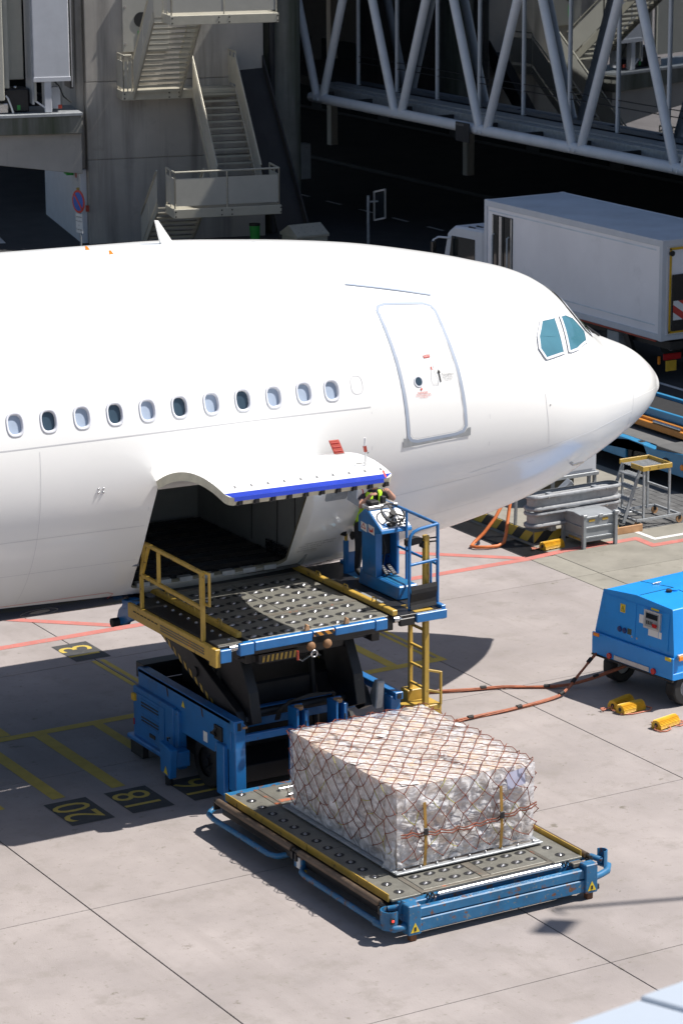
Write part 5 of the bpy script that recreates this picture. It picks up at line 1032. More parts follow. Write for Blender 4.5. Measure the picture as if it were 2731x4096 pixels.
def gplate(y0, y1, z0, z1, name, mat, off=.004, par=None, bev=0):
    return MB().add([(fx(z0)-off, y0, z0), (fx(z0)-off, y1, z0), (fx(z1)-off, y1, z1), (fx(z1)-off, y0, z1), (fx(z0)+.002, y0, z0), (fx(z0)+.002, y1, z0), (fx(z1)+.002, y1, z1), (fx(z1)+.002, y0, z1)], [(0, 1, 2, 3), (0, 1, 5, 4), (1, 2, 6, 5), (2, 3, 7, 6), (3, 0, 4, 7)]).build(name, mat, par or bd, bev)
d1 = gplate(37.98, 38.80, .97, 1.60, 'panel_door', 'gblue', .007, None, .003); d2 = gplate(37.18, 37.96, .97, 1.60, 'panel_door', 'gblue', .007, None, .003)
cp = gplate(37.36, 37.74, 1.27, 1.57, 'control_panel', 'alu', .05, d2, .006); gplate(37.39, 37.71, 1.30, 1.55, 'panel_face', 'greysteel', .052, cp); gplate(37.41, 37.69, 1.44, 1.53, 'display', 'glassdark', .054, cp); gplate(37.42, 37.50, 1.33, 1.37, 'red_button', 'redlamp', .075, cp, .01)
for k in range(4): gplate(37.53+k*.04, 37.55+k*.04, 1.34, 1.40, 'panel_switch', 'ink', .058, cp)
gplate(37.44, 37.62, 1.585, 1.615, 'panel_plate', 'signyellow', .012, d2); gplate(37.78, 37.88, 1.31, 1.45, 'document_holder', 'white', .02, d2); gplate(37.42, 37.66, 1.14, 1.25, 'white_label', 'white', .009, d2); gplate(37.34, 37.41, 1.14, 1.25, 'white_label', 'white', .009, d2)
wl_ = gplate(38.24, 38.36, 1.38, 1.52, 'warning_plate', 'signyellow', .011, d1); MB().add([(fx(1.4)-.014, 38.25, 1.40), (fx(1.4)-.014, 38.35, 1.40), (fx(1.5)-.014, 38.30, 1.50)], [(0, 1, 2)]).build('warning_triangle', 'ink', wl_); MB().add([(fx(1.4)-.016, 38.265, 1.409), (fx(1.4)-.016, 38.335, 1.409), (fx(1.5)-.016, 38.30, 1.482)], [(0, 1, 2)]).build('triangle_field', 'signyellow', wl_); MB().add([(fx(1.43)-.018, 38.305, 1.418), (fx(1.43)-.018, 38.292, 1.44), (fx(1.43)-.018, 38.308, 1.442), (fx(1.43)-.018, 38.298, 1.468)], [(0, 1, 2), (1, 2, 3)]).build('flash_symbol', 'ink', wl_)
for y in (38.34, 38.22): MB().ball((fx(1.1)-.02, y, 1.085), .05, 7, (.6, 1, 1)).build('power_socket', pmat('dark_blue_socket', (.01, .03, .15), .4), d1)
gplate(38.06, 38.16, 1.04, 1.14, 'cover_scar', pmat('bare_patch', (.06, .07, .04), .6), .009, d1)
for y in (37.92, 38.04): MB().tube((fx(1.02)-.012, y, 1.02), (fx(1.02), y, 1.02), .018, 10).build('door_lock', 'steel', bd)
for y, c in ((38.86, 'orangelens'), (37.10, 'signyellow')): MB().box((GX0-.075, y-.07, .84), (GX0-.055, y+.07, .90)).build('side_marker', c, gp, .005)
MB().box((GX0+.06, 36.96, .84), (GX0+.2, 36.99, .92)).build('side_marker', 'orangelens', gp, .008)
MB().box((GX0-.08, 37.55, .54), (GX0-.055, 38.40, .62)).build('number_plate_board', 'alu', gp, .004)
for y in (37.44, 38.52): MB().tube((GX0-.09, y, .58), (GX0-.05, y, .58), .05, 12).build('tail_lamp', 'redlamp', gp)
MB().box((GX0-.06, 37.0, .49), (GX0-.02, 38.98, .518)).build('bumper_edge', 'blackpaint', gp)
for x in (28.14, 30.5):
    for y in (37.18, 38.72): wheel(gp, (x, y, .31), .31, .22, (0, 1, 0), 'greysteel', .5)
# roof details
def roofz(y): return (1.68+(y-37.14)/.86*.05) if y < 38 else 1.73-(y-38)/.8*.07
for y, x in ((37.62, 28.75), (38.4, 28.55)):
    h = MB(); h.tube((x, y, roofz(y)+.02), (x+.13, y, roofz(y)+.02), .013, 8); h.tube((x+.05, y, roofz(y)+.02), (x+.18, y, roofz(y)+.02), .018, 8); h.build('roof_hinge', 'steel', bd)
MB().tube((28.42, 37.86, 1.72), (28.42, 37.86, 1.76), .05, 14).build('filler_cap', 'ink', bd); MB().tube((28.56, 37.88, 1.72), (28.56, 37.88, 1.745), .07, 14).build('filler_cap', 'gblue', bd)
for y in (37.99,): MB().bar((GX0+.1, y, 1.732), (28.62, y, 1.732), .01, .006).build('roof_seam', 'navy', bd)
for x in (28.63, 29.6): MB().bar((x, 37.16, roofz(37.16)+.002), (x, 38.0, 1.733), .01, .006).build('roof_seam', 'navy', bd); MB().bar((x, 38.0, 1.733), (x, 38.78, roofz(38.78)+.002), .01, .006).build('roof_seam', 'navy', bd)
gth = R(6.5); gpv = Vector((27.9, 37.9, 0)); gp.location = gpv+Vector((.16, 0, 0))+Matrix.Rotation(gth, 3, 'Z') @ (Vector((29.0, 38.0, 0))-gpv); gp.rotation_euler = (0, 0, gth)
# ------------------------------------------------------------------ cables from the power unit
def bundle(pts, label, seed):
    t = thing('power_cable', label, 'cable', pts[0], 0, 'power cables'); r_ = random.Random(seed); P = [Vector(p) for p in pts]
    D = []
    for i in range(len(P)-1):
        p0, p1, p2, p3 = P[max(i-1, 0)], P[i], P[i+1], P[min(i+2, len(P)-1)]
        for k in range(8):
            q = k/8; D.append(.5*((2*p1)+(p2-p0)*q+(2*p0-5*p1+4*p2-p3)*q*q+(3*p1-p0-3*p2+p3)*q**3))
    D.append(P[-1])
    for s_ in range(4):
        ph = s_*math.pi/2; L = []
        for i, d in enumerate(D):
            a = ph+i*.16+.5*math.sin(i*.21+s_); L.append(Vector((d.x+.009*math.cos(a), d.y+.024*math.cos(a), max(.014, d.z-.012+.016*math.sin(a)))))
        MB().path(L, .0125, 6).build('cable_strand', 'cable', t)
    for i in range(6, len(D)-4, 11): MB().tube(D[i]-(D[i+1]-D[i]).normalized()*.05, D[i]+(D[i+1]-D[i]).normalized()*.05, .036, 10).build('tie_wrap', 'black', t)
bundle([(27.82, 38.86, .56), (27.54, 38.78, .40), (27.22, 38.66, .22), (26.98, 38.56, .11), (26.65, 38.47, .05), (25.8, 38.36, .045), (25.1, 38.34, .045), (24.4, 38.30, .045), (23.7, 38.2, .045), (22.9, 38.1, .045)], 'sagging orange-brown power cable bundle nearer the cargo, leaving the blue power unit', 1)
bundle([(28.1, 38.4, .40), (27.5, 38.75, .14), (27.0, 39.0, .045), (26.3, 39.4, .045), (25.6, 39.62, .045), (24.9, 39.9, .045), (24.2, 40.1, .045), (23.2, 40.3, .045), (22.4, 40.5, .3)], 'orange-brown power cable bundle lying flat farther from the cargo', 2)
# ------------------------------------------------------------------ wheel chocks
def chock(loc, rz, label, ropes):
    c = thing('wheel_chock', label, 'chock', loc, rz, 'yellow wheel chocks'); T_ = TF[c]
    ln = .24; prof = [(-.10, 0), (.10, 0), (.115, .03), (.105, .085), (.065, .145), (.0, .165), (-.065, .145), (-.105, .085), (-.115, .03)]
    pts = []
    for i in range(len(prof)):
        p, q = Vector(prof[i]), Vector(prof[(i+1) % len(prof)]); k = 1 if i == 0 else 3
        for s_ in range(k):
            t0 = s_/k; pts.append(p.lerp(q, t0)); 
            if k == 3: mm = p.lerp(q, t0+.5/k); nn = Vector((mm.x, mm.y-.07)).normalized(); pts.append(mm-nn*.017)
    m = MB(T_); m.ext([(p.x, p.y) for p in pts], 'x', -ln, ln); m.build('chock_body', 'chock', c)
    for sx in (-1, 1): MB(T_).tube((sx*(ln+.001), 0, .075), (sx*(ln+.004), 0, .075), .035, 14).build('end_hole', 'ink', c)
    for r_ in ropes:
        MB(T_).path(r_, .012, 7).build('rope_handle', pmat('pink_rope', (.52, .20, .13), .8, var=.3, vs=30) if 'pink_rope' not in bpy.data.materials else bpy.data.materials['pink_rope'], c)
    return c
RL = [(-.24, 0, .07), (-.30, -.02, .02), (-.30, -.14, .015), (-.2, -.2, .015), (-.08, -.18, .02), (-.06, -.12, .05)]; RR_ = [(.24, 0, .07), (.32, .02, .03), (.36, -.08, .015), (.30, -.16, .015), (.16, -.18, .015), (.08, -.14, .03)]
knot = [(-.26, .02, .05), (-.34, .06, .03), (-.42, .09, .035), (-.46, .05, .03), (-.40, .03, .04), (-.36, .08, .05), (-.44, .1, .05)]
chock((27.43, 37.62, 0), R(18), 'yellow ribbed wheel chock farthest back, deepest in the shadow of the blue power unit', [RL, knot])
chock((27.42, 37.34, 0), R(7), 'yellow ribbed wheel chock half in the power unit shadow, leaning by its neighbour', [[(.24, 0, .07), (.33, 0, .02), (.36, -.12, .015), (.25, -.2, .015), (-.1, -.16, .015), (-.28, -.06, .02)]])
chock((27.45, 36.42, 0), R(13), 'yellow ribbed wheel chock lying alone in full sun by the right edge', [RL, RR_, [(.1, .0, .1), (.05, .16, .02), (-.02, .2, .02), (-.1, .22, .04)], [(.2, -.1, .02), (.26, -.14, .04), (.32, -.12, .02)]])
chock((32.04, 46.36, 0), R(4), 'yellow ribbed wheel chock in front of the hazard-striped block, beside the steel crate', [knot])
# ------------------------------------------------------------------ equipment stand by the nose
hb_ = thing('concrete_block', 'low concrete plinth with yellow and black hazard stripes under the guard rail', 'plinth', (32.8, 47.9, 0))
MB().box((31.92, 46.83, 0), (34.0, 49.6, .235)).build('core', 'concrete_old', hb_, .01); MB().box((31.905, 46.85, .005), (31.918, 49.58, .225)).build('striped_side', 'hazard', hb_); MB().box((31.93, 46.815, .005), (33.98, 46.828, .225)).build('striped_side', 'hazardy', hb_); MB().box((31.93, 46.84, .2355), (33.98, 49.58, .24)).build('top_slab', 'concrete_old', hb_)
br = thing('guard_barrier', 'galvanised two-tier guard rail loop standing on the striped plinth', 'barrier', (32.8, 46.95, .24))
def wbeam(cx0, cx1, y0, y1, z, hgt, name):
    prof = [(0, 0), (.035, .015), (.045, .04), (.035, .065), (-.02, .085), (-.02, .215), (.035, .235), (.045, .26), (.035, .285), (0, .30)]; rr = (y1-y0)/2; cy = (y0+y1)/2; outl = []
    for i in range(11): a = R(-90+180*i/10); outl.append((cx1-rr+rr*math.cos(a), cy+rr*math.sin(a), math.cos(a), math.sin(a)))
    for i in range(11): a = R(90+180*i/10); outl.append((cx0+rr+rr*math.cos(a), cy+rr*math.sin(a), math.cos(a), math.sin(a)))
    m = MB(); vs = []; n = len(outl); k = len(prof)
    for (x, y, nx_, ny_) in outl:
        for (o_, h) in prof: vs.append((x+nx_*o_, y+ny_*o_, z+h*hgt/.30))
    for (x, y, nx_, ny_) in outl:
        for (o_, h) in prof: vs.append((x+nx_*(o_-.012), y+ny_*(o_-.012), z+h*hgt/.30))
    fs = []
    for i in range(n):
        j = (i+1) % n
        for q in range(k-1): fs.append((i*k+q, j*k+q, j*k+q+1, i*k+q+1)); fs.append((n*k+i*k+q, n*k+i*k+q+1, n*k+j*k+q+1, n*k+j*k+q))
        fs.append((i*k+k-1, j*k+k-1, n*k+j*k+k-1, n*k+i*k+k-1))
    m.add(vs, fs); return m.build(name, 'railsteel', br)
for z in (.36, .70):
    w1 = wbeam(31.74, 33.92, 46.62, 46.98, z, .325, 'rail_tier')
    for x in (32.1, 33.5): MB().tube((x, 46.58, z+.28), (x, 46.56, z+.28), .018, 8).build('bolt_head', 'steel', w1)
for x in (32.3, 33.4): MB().box((x-.06, 46.68, .24), (x+.06, 46.92, .99)).build('barrier_post', 'galv', br, .005); MB().box((x-.12, 46.84, .24), (x+.12, 47.2, .355)).build('barrier_base', 'concrete_old', br, .01)
cr = thing('steel_crate', 'grey steel equipment crate with lid and corner legs beside the yellow chock', 'crate', (32.9, 46.3, 0))
MB().box((32.54, 45.99, .12), (33.28, 46.66, .60)).build('crate_body', 'greysteel', cr, .008)
MB().ext([(45.97, .60), (46.68, .60), (46.68, .64), (46.33, .68), (45.97, .64)], 'x', 32.53, 33.29).build('lid', 'greysteel', cr, .006)
for x, y in ((32.53, 45.97), (33.29, 45.97), (32.53, 46.68), (33.29, 46.68)): MB().box((x-.035, y-.035, 0), (x+.035, y+.035, .66)).build('corner_leg', 'greysteel', cr, .006); MB().box((x-.05, y-.05, .64), (x+.05, y+.05, .70)).build('stacking_foot', 'greysteel', cr, .012)
for z in (.20, .40): MB().box((32.58, 45.965, z), (33.24, 45.99, z+.035)).build('side_rib', 'greysteel', cr, .004); MB().box((32.515, 46.03, z), (32.54, 46.63, z+.035)).build('side_rib', 'greysteel', cr, .004)
for a, b in (((32.66, 45.983, .53), (32.80, 45.989, .58)), ((32.98, 45.983, .53), (33.12, 45.989, .58)), ((32.533, 46.1, .14), (32.539, 46.5, .18))): MB().box(a, b).build('yellow_label', 'yellow', cr)
MB().box((32.88, 45.955, .60), (32.98, 45.975, .67)).build('lid_latch', 'galv', cr, .004)
pk = single(MB().box((33.62, 46.47, .0), (34.33, 46.51, .15)), 'wooden_plank', 'plank', 'short orange-brown wooden plank on edge beside the steel crate', 'plank', None, .006)
# mobile steps
ms = thing('mobile_steps', 'small wheeled maintenance steps with yellow-edged platform', 'step ladder', (34.8, 47.1, 0))
for a, b in (((34.46, 46.68, 1.17), (35.20, 46.71, 1.27)), ((34.46, 47.47, 1.17), (35.20, 47.5, 1.27)), ((35.17, 46.71, 1.17), (35.20, 47.47, 1.27)), ((34.46, 46.71, 1.17), (34.49, 47.1, 1.27))): MB().box(a, b).build('platform_kerb', 'yellow', ms, .005)
for k in range(9): MB().box((34.49, 46.73+k*.082, 1.185), (35.17, 46.76+k*.082, 1.20)).build('grid_bar', 'galv', ms)
for x, y in ((34.52, 46.72), (35.16, 46.72), (35.16, 47.46), (34.52, 47.46)): MB().bar((x, y, .14), (x, y, 1.18), .04).build('frame_leg', 'galv', ms)
for p, q in (((34.3, 46.66, .17), (35.4, 46.66, .17)), ((34.3, 47.52, .17), (35.4, 47.52, .17)), ((34.3, 46.66, .17), (34.3, 47.52, .17)), ((35.16, 46.72, .7), (35.16, 47.46, .7)), ((34.52, 46.72, .26), (34.52, 47.46, .26)), ((35.4, 46.66, .17), (35.4, 47.52, .17))): MB().bar(p, q, .045).build('frame_bar', 'galv', ms)
for k in range(4): MB().box((34.12+k*.09, 46.85, .30+k*.24), (34.34+k*.09, 47.4, .325+k*.24)).build('step_tread', 'galv', ms, .004)
for y in (46.82, 47.43): MB().bar((34.10, y, .12), (34.50, y, 1.2), .07, .025, (0, 1, 0)).build('step_stringer', 'greysteel', ms)
for x, y in ((34.35, 46.68), (35.38, 46.66), (34.35, 47.5), (35.38, 47.5)):
    MB().tube((x, y-.02, .075), (x, y+.02, .075), .075, 14).build('castor', 'plank', ms); MB().box((x-.03, y-.03, .075), (x+.03, y+.03, .16)).build('castor_fork', 'blackpaint', ms)
# cabinet on a stand, hidden partly by the nose
cbn = thing('cabinet_stand', 'grey cabinet on a steel stand behind the guard rail below the nose', 'cabinet', (34.1, 48.4, .24))
MB().box((33.3, 48.3, .86), (34.46, 48.9, 1.55)).build('cabinet_body', 'whitesheet', cbn, .01); MB().box((33.5, 48.285, .92), (34.38, 48.3, 1.5)).build('cabinet_door', 'whitesheet', cbn, .004); MB().box((33.3, 48.25, .78), (34.5, 48.95, .855)).build('stand_top', 'greysteel', cbn, .006)
for x in (33.4, 34.3, 34.44): MB().box((x-.03, 48.3, .24 if x < 34 else 0), (x+.03, 48.36, .78)).build('stand_leg', 'greysteel', cbn)
MB().box((33.2, 48.5, .24), (34.05, 49.0, .70)).build('lower_box', pmat('olive_box', (.10, .09, .06), .7), cbn, .01)
MB().bar((33.0, 47.6, .7), (33.3, 47.55, .95), .2, .1).build('junction_box', 'galv', cbn, .01)
hs = thing('orange_hose', 'orange hose hanging under the nose and looping on the concrete', 'hose', (31.0, 47.0, 0))
MB().path([(31.95, 47.5, 1.0), (31.72, 47.42, .94), (31.55, 47.35, .80), (31.28, 47.25, .52), (31.0, 47.22, .26), (30.78, 47.24, .09), (30.66, 47.16, .05), (30.70, 47.04, .05), (30.90, 46.93, .05), (31.12, 46.90, .05), (31.30, 46.96, .08), (31.45, 47.1, .22), (31.58, 47.25, .45), (31.70, 47.36, .70), (31.82, 47.45, .92), (31.97, 47.52, 1.0)], .034, 10).build('hose_tube', 'hose', hs)
MB().bar((31.93, 47.5, .24), (31.95, 47.5, 1.08), .05).build('hose_hook_post', 'greysteel', hs); MB().path([(32.0, 47.1, .9), (31.98, 47.0, .6), (32.02, 46.95, .32), (32.0, 47.05, .26)], .008, 5).build('chain', 'blackpaint', hs)
# ------------------------------------------------------------------ belt loader parked behind the nose
bl_ = thing('belt_loader', 'pale blue belt loader vehicle with orange boom parked behind the nose', 'belt loader', (38.1, 50.5, 0))
MB().ext([(48.55, .28), (48.55, .80), (49.72, .70), (50.75, .74), (53.5, .72), (53.5, .28), (50.78, .28), (50.78, .55), (50.66, .72), (50.14, .72), (50.02, .55), (50.02, .28)], 'x', 37.0, 37.2).build('side_body', 'vblue', bl_, .012)
MB().box((37.2, 48.6, .3), (38.9, 53.4, .66)).build('chassis', 'blackpaint', bl_); MB().box((37.02, 48.62, .705), (37.75, 49.7, .79)).build('deck_cover', pmat('grey_deck', (.10, .10, .10), .7), bl_, .01); MB().box((37.21, 49.72, .69), (37.85, 53.4, .735)).build('deck_cover', pmat('grey_deck2', (.12, .12, .12), .7), bl_)
MB().ext([(48.5, .28), (48.5, .82), (48.45, .82), (48.42, .28)], 'x', 37.0, 39.0).build('bumper', 'vblue', bl_, .01)
for y in (50.4, 52.7): wheel(bl_, (37.14, y, .38), .36, .22, (1, 0, 0), 'blackpaint'); wheel(bl_, (38.8, y, .38), .36, .22, (1, 0, 0), 'blackpaint')
hl_ = MB().ball((36.99, 49.3, .50), .11, 8, (.25, 1.3, .9)).build('headlamp_recess', 'ink', bl_); MB().ball((36.96, 49.3, .52), .05, 6).build('headlamp', 'steel', hl_); MB().ball((36.985, 48.72, .5), .07, 6, (.3, 1, 1)).build('indicator', 'orangelens', bl_)
MB().ext([(48.3, .86), (48.3, 1.02), (53.0, 1.00), (53.0, .84)], 'x', 37.90, 38.02).build('boom', 'orange', bl_, .01); MB().ext([(49.1, .80), (49.1, .94), (52.3, .96), (52.3, .82)], 'x', 37.78, 37.88).build('boom', 'orange', bl_, .01); MB().tube((37.84, 49.9, .98), (37.84, 50.9, .98), .035, 10).build('ram', 'steel', bl_)
MB().ext([(48.0, 1.02), (48.0, 1.20), (54.0, 1.16), (54.0, .98)], 'x', 38.05, 38.14).build('belt_frame', 'vblue', bl_, .01); MB().ext([(48.0, 1.14), (48.0, 1.17), (54.0, 1.13), (54.0, 1.10)], 'x', 38.14, 39.0).build('conveyor_belt', 'black', bl_); MB().ext([(48.0, 1.02), (48.0, 1.24), (54.0, 1.20), (54.0, .98)], 'x', 39.0, 39.1).build('belt_frame', 'vblue', bl_, .01)
MB().box((37.8, 48.6, .8), (38.0, 49.0, 1.1)).build('pump_unit', 'blackpaint', bl_, .02); MB().bar((37.1, 51.4, .42), (37.0, 52.3, .42), .04, .1).build('side_bar', 'plank', bl_)
# ------------------------------------------------------------------ box truck
tk = thing('box_truck', 'white box truck parked behind the aircraft nose', 'truck', (44.2, 61.5, 0))
TX0, TX1, TY0, TY1, TZ0, TZ1 = 42.9, 45.45, 57.5, 65.45, 1.1, 3.6
MB().box((TX0+.03, TY0+.03, TZ0+.03), (TX1-.03, TY1-.03, TZ1-.03)).build('cargo_box', 'truck', tk)
MB().box((TX0+.05, TY0+.05, TZ1-.029), (TX1-.05, TY1-.05, TZ1-.012)).build('roof_sheet', 'truckroof', tk)
for a, b in (((TX0, TY0, TZ1-.16), (TX0+.06, TY1, TZ1)), ((TX1-.06, TY0, TZ1-.16), (TX1, TY1, TZ1)), ((TX0, TY0, TZ0), (TX0+.06, TY1, TZ0+.16)), ((TX1-.06, TY0, TZ0), (TX1, TY1, TZ0+.16)), ((TX0+.06, TY0, TZ1-.16), (TX1-.06, TY0+.06, TZ1)), ((TX0+.06, TY1-.06, TZ1-.16), (TX1-.06, TY1, TZ1)), ((TX0+.06, TY0, TZ0), (TX1-.06, TY0+.06, TZ0+.14))): MB().box(a, b).build('edge_trim', 'whitesheet', tk, .008)
for x, y in ((TX0-.004, TY0-.004), (TX0-.004, TY1-.13), (TX1-.13, TY0-.004), (TX1-.13, TY1-.13)): MB().box((x, y, TZ0-.01), (x+.134, y+.134, TZ1+.01)).build('corner_pillar', 'whitesheet', tk, .01)
MB().box((TX0-.012, TY0+.2, TZ0-.04), (TX0+.03, TY1-.1, TZ0-.005)).build('red_side_strip', 'red', tk)
for z in (1.45, 3.32): MB().box((TX0+.012, TY0+.3, z), (TX0+.028, TY1-.2, z+.03)).build('pale_line', pmat('pale_tape', (.62, .68, .74), .4), tk)
dr2 = MB().box((TX0+.012, 64.12, TZ0+.2), (TX0+.029, 65.08, 3.26)).build('side_door', 'glassdark', tk)
for y, wd, m_ in ((64.14, .05, 'alu'), (64.52, .03, 'black'), (64.62, .12, 'alu'), (64.80, .05, 'blackpaint'), (65.02, .05, 'alu')): MB().box((TX0-.004, y, TZ0+.22), (TX0+.011, y+wd, 3.24)).build('door_strip', m_, dr2)
for y in (64.25, 64.95): MB().path([(TX0-.01, y, 2.75), (TX0-.07, y, 2.72), (TX0-.07, y, 1.4), (TX0-.01, y, 1.37)], .022, 6).build('grab_handle', 'galv', dr2)
# rear frame and tail lift
MB().box((TX0+.22, TY0-.02, TZ0+.16), (TX1-.22, TY0+.02, TZ1-.22)).build('rear_door', 'truck', tk)
for a, b in (((43.10, TY0-.05, 1.30), (43.15, TY0-.021, 3.40)), ((43.10, TY0-.05, 3.36), (45.2, TY0-.021, 3.42)), ((43.10, TY0-.05, 1.28), (45.2, TY0-.021, 1.34))): MB().box(a, b).build('orange_edge', 'chock', tk)
MB().box((43.16, TY0-.10, 1.34), (45.2, TY0-.055, 2.75)).build('tail_lift', 'blackpaint', tk, .01); MB().box((43.18, TY0-.12, 1.62), (43.48, TY0-.105, 2.10)).build('reflector_board', 'redwhite', tk); MB().tube((43.15, TY0-.08, 3.28), (43.15, TY0-.02, 3.28), .07, 12).build('rear_lamp', 'ink', tk)
MB().box((43.2, TY0, .85), (45.2, TY1+1.5, 1.05)).build('truck_frame', 'blackpaint', tk); MB().box((43.4, 57.9, .22), (43.7, 57.95, .48)).build('number_plate', 'chock', tk); MB().box((43.32, 57.9, .50), (43.85, 57.96, .66)).build('tail_lights', 'redlamp', tk, .01); MB().box((43.15, 57.9, .42), (43.2, 57.95, .62)).build('side_lamp', 'orangelens', tk)
MB().box((43.0, 59.4, .55), (43.3, 59.9, 1.0)).build('locker', 'greysteel', tk, .01); MB().bar((43.1, 58.9, .5), (43.1, 59.2, 1.0), .1, .2).build('tail_lift_arm', 'blackpaint', tk)
for y in (59.9, 65.9):
    for x in (43.2, 45.1): wheel(tk, (x, y, .5), .5, .28, (1, 0, 0), 'greysteel')
cb3 = MB().ext([(65.62, .7), (67.7, .7), (67.72, 1.5), (67.45, 2.45), (67.1, 2.66), (65.65, 2.72)], 'x', 43.0, 45.3).build('cab', 'whitesheet', tk, .06)
MB().ext([(66.05, 1.55), (67.35, 1.55), (67.2, 2.38), (66.05, 2.42)], 'x', 42.985, 43.0).build('cab_window', 'glassdark', cb3); MB().add([(43.15, 67.715, 1.6), (45.15, 67.715, 1.6), (45.15, 67.475, 2.42), (43.15, 67.475, 2.42)], [(0, 1, 2, 3)]).build('windscreen', 'glassdark', cb3)
mr_ = MB(); mr_.path([(43.0, 67.3, 2.3), (42.75, 67.5, 2.32), (42.62, 67.55, 2.25), (42.62, 67.55, 1.7), (42.75, 67.5, 1.62), (43.0, 67.3, 1.62)], .03, 8); mr_.build('mirror_frame', 'whitesheet', tk); MB().box((42.55, 67.5, 1.75), (42.7, 67.6, 2.22)).build('mirror', 'glassdark', tk, .02)
for x in (43.1, 43.35): MB().bar((x, 66.2, 2.70), (x, 66.5, 2.70), .05, .04).build('roof_lamp', 'blackpaint', cb3)
# ------------------------------------------------------------------ terminal pier column
th = R(-14.5); FP = Matrix.Translation((40.1, 84.45, 0)) @ Matrix.Rotation(th, 4, 'Z')
pc = thing('pier_column', 'broad streaked concrete pier column carrying the outdoor stairs', 'column', (40.1, 84.45, 0), th)
for z0, z1 in ((-.1, 2.62), (2.63, 5.08), (5.09, 11.0)): MB(FP).box((.22, 0, z0), (6.0, 7.5, z1)).build('concrete_panel', 'wallcon', pc, .02)
MB(FP).box((.0, .25, -.1), (.215, 6.5, 2.3)).build('side_panel', 'whitesheet', pc, .01); MB(FP).box((-.02, .3, 2.31), (.215, 6.5, 11)).build('side_panel', 'wallcon', pc, .02)
dc = thing('drain_column', 'dark mossy round concrete column right of the stairs', 'column', tuple(FP @ Vector((6.7, .9, 0))), th)
MB(FP).tube((6.75, .9, 0), (6.75, .9, 11), .68, 28).build('shaft', 'moss', dc); MB(FP).tube((6.3, .1, 0), (6.3, .1, 11), .10, 12).build('downpipe', 'dark', dc)
bmn = thing('pier_beam', 'mossy concrete haunched beam left of the pier column', 'beam', tuple(FP @ Vector((-3, 0, 2.3))), th)
MB(FP).ext([(-9, 3.68), (-.02, 3.55), (-.02, 4.12), (-9, 4.24)], 'y', -.55, 1.5).build('top_ledge', 'moss', bmn, .02)
MB(FP).ext([(-9, 3.67), (-9, 3.0), (-5, 2.85), (-2.6, 2.62), (-1.2, 2.42), (-.02, 2.25), (-.02, 3.54)], 'y', -.35, 1.4).build('haunch', 'wallcon', bmn, .015)
MB(FP).box((-9, -.60, 4.12), (-.02, 1.5, 4.22)).build('coping', 'greysteel', bmn, .01)
# white lift housing and cream sheets above the beam
lh = thing('white_housing', 'white sheet metal equipment housing standing on the mossy beam', 'housing', tuple(FP @ Vector((-1, -.2, 4.2))), th)
MB(FP).box((-1.5, -.45, 5.22), (-.36, .7, 10.5)).build('housing_shell', 'whitesheet', lh, .02); MB(FP).box((-1.52, -.47, 5.20), (-.34, -.40, 5.34)).build('bottom_trim', 'whitesheet', lh, .005)
MB(FP).box((-1.56, -.42, 4.5), (-1.5, .7, 10.5)).build('corner_strip', 'greysteel', lh); MB(FP).box((-.35, -.35, 4.95), (-.24, .6, 10.5)).build('guide_rail', 'blackpaint', lh); MB(FP).box((-.30, -.42, 5.0), (-.27, -.36, 10.5)).build('guide_rail', 'alu', lh)
MB(FP).box((-1.17, -.42, 4.24), (-.95, -.2, 5.2)).build('leg', 'whitesheet', lh, .01); MB(FP).box((-1.5, -.4, 4.6), (-1.42, .5, 5.2)).build('leg', 'cream', lh); MB(FP).box((-.9, .0, 4.3), (-.6, .3, 4.98)).build('motor_box', 'whitesheet', lh, .01); MB(FP).bar((-1.48, -.3, 4.62), (-1.1, -.35, 4.35), .1, .05).build('brace', 'whitesheet', lh)
MB(FP).path([(-.85, -.3, 5.2), (-.7, -.32, 5.05), (-.55, -.3, 4.7), (-.3, -.2, 4.5)], .025, 6).build('cable', 'black', lh); MB(FP).box((-.74, -.34, 4.34), (-.62, -.32, 4.46)).build('red_plate', 'red', lh)
cs_ = thing('cream_cladding', 'cream ribbed cladding sheets at the upper left edge', 'cladding', tuple(FP @ Vector((-2.5, 0, 4.5))), th)
for u0, u1, v, z in ((-4.0, -2.42, -.35, 4.65), (-2.40, -2.22, -.15, 5.0), (-2.15, -1.66, .45, 5.2)): MB(FP).box((u0, v, z), (u1, v+.15, 10.5)).build('sheet', 'cream', cs_, .02)
vh = thing('parked_machine', 'dark parked machine with white rail on the beam ledge', 'machine', tuple(FP @ Vector((-2.1, .2, 4.2))), th)
MB(FP).box((-2.6, .0, 4.24), (-1.6, .9, 4.95)).build('machine_body', 'blackpaint', vh, .03); MB(FP).path([(-2.36, -.2, 4.78), (-2.3, -.25, 4.7), (-2.2, -.3, 4.4), (-2.16, -.3, 4.24)], .03, 6).build('rail', 'white', vh); MB(FP).box((-1.98, -.01, 4.3), (-1.88, 0.0, 4.45)).build('green_mark', 'green', vh)
MB(FP).ball((-2.0, .1, 5.0), .05, 5).build('lamp', 'steel', vh); MB(FP).box((-2.75, -.3, 4.24), (-2.3, -.1, 4.55)).build('hood', 'steel', vh, .03)
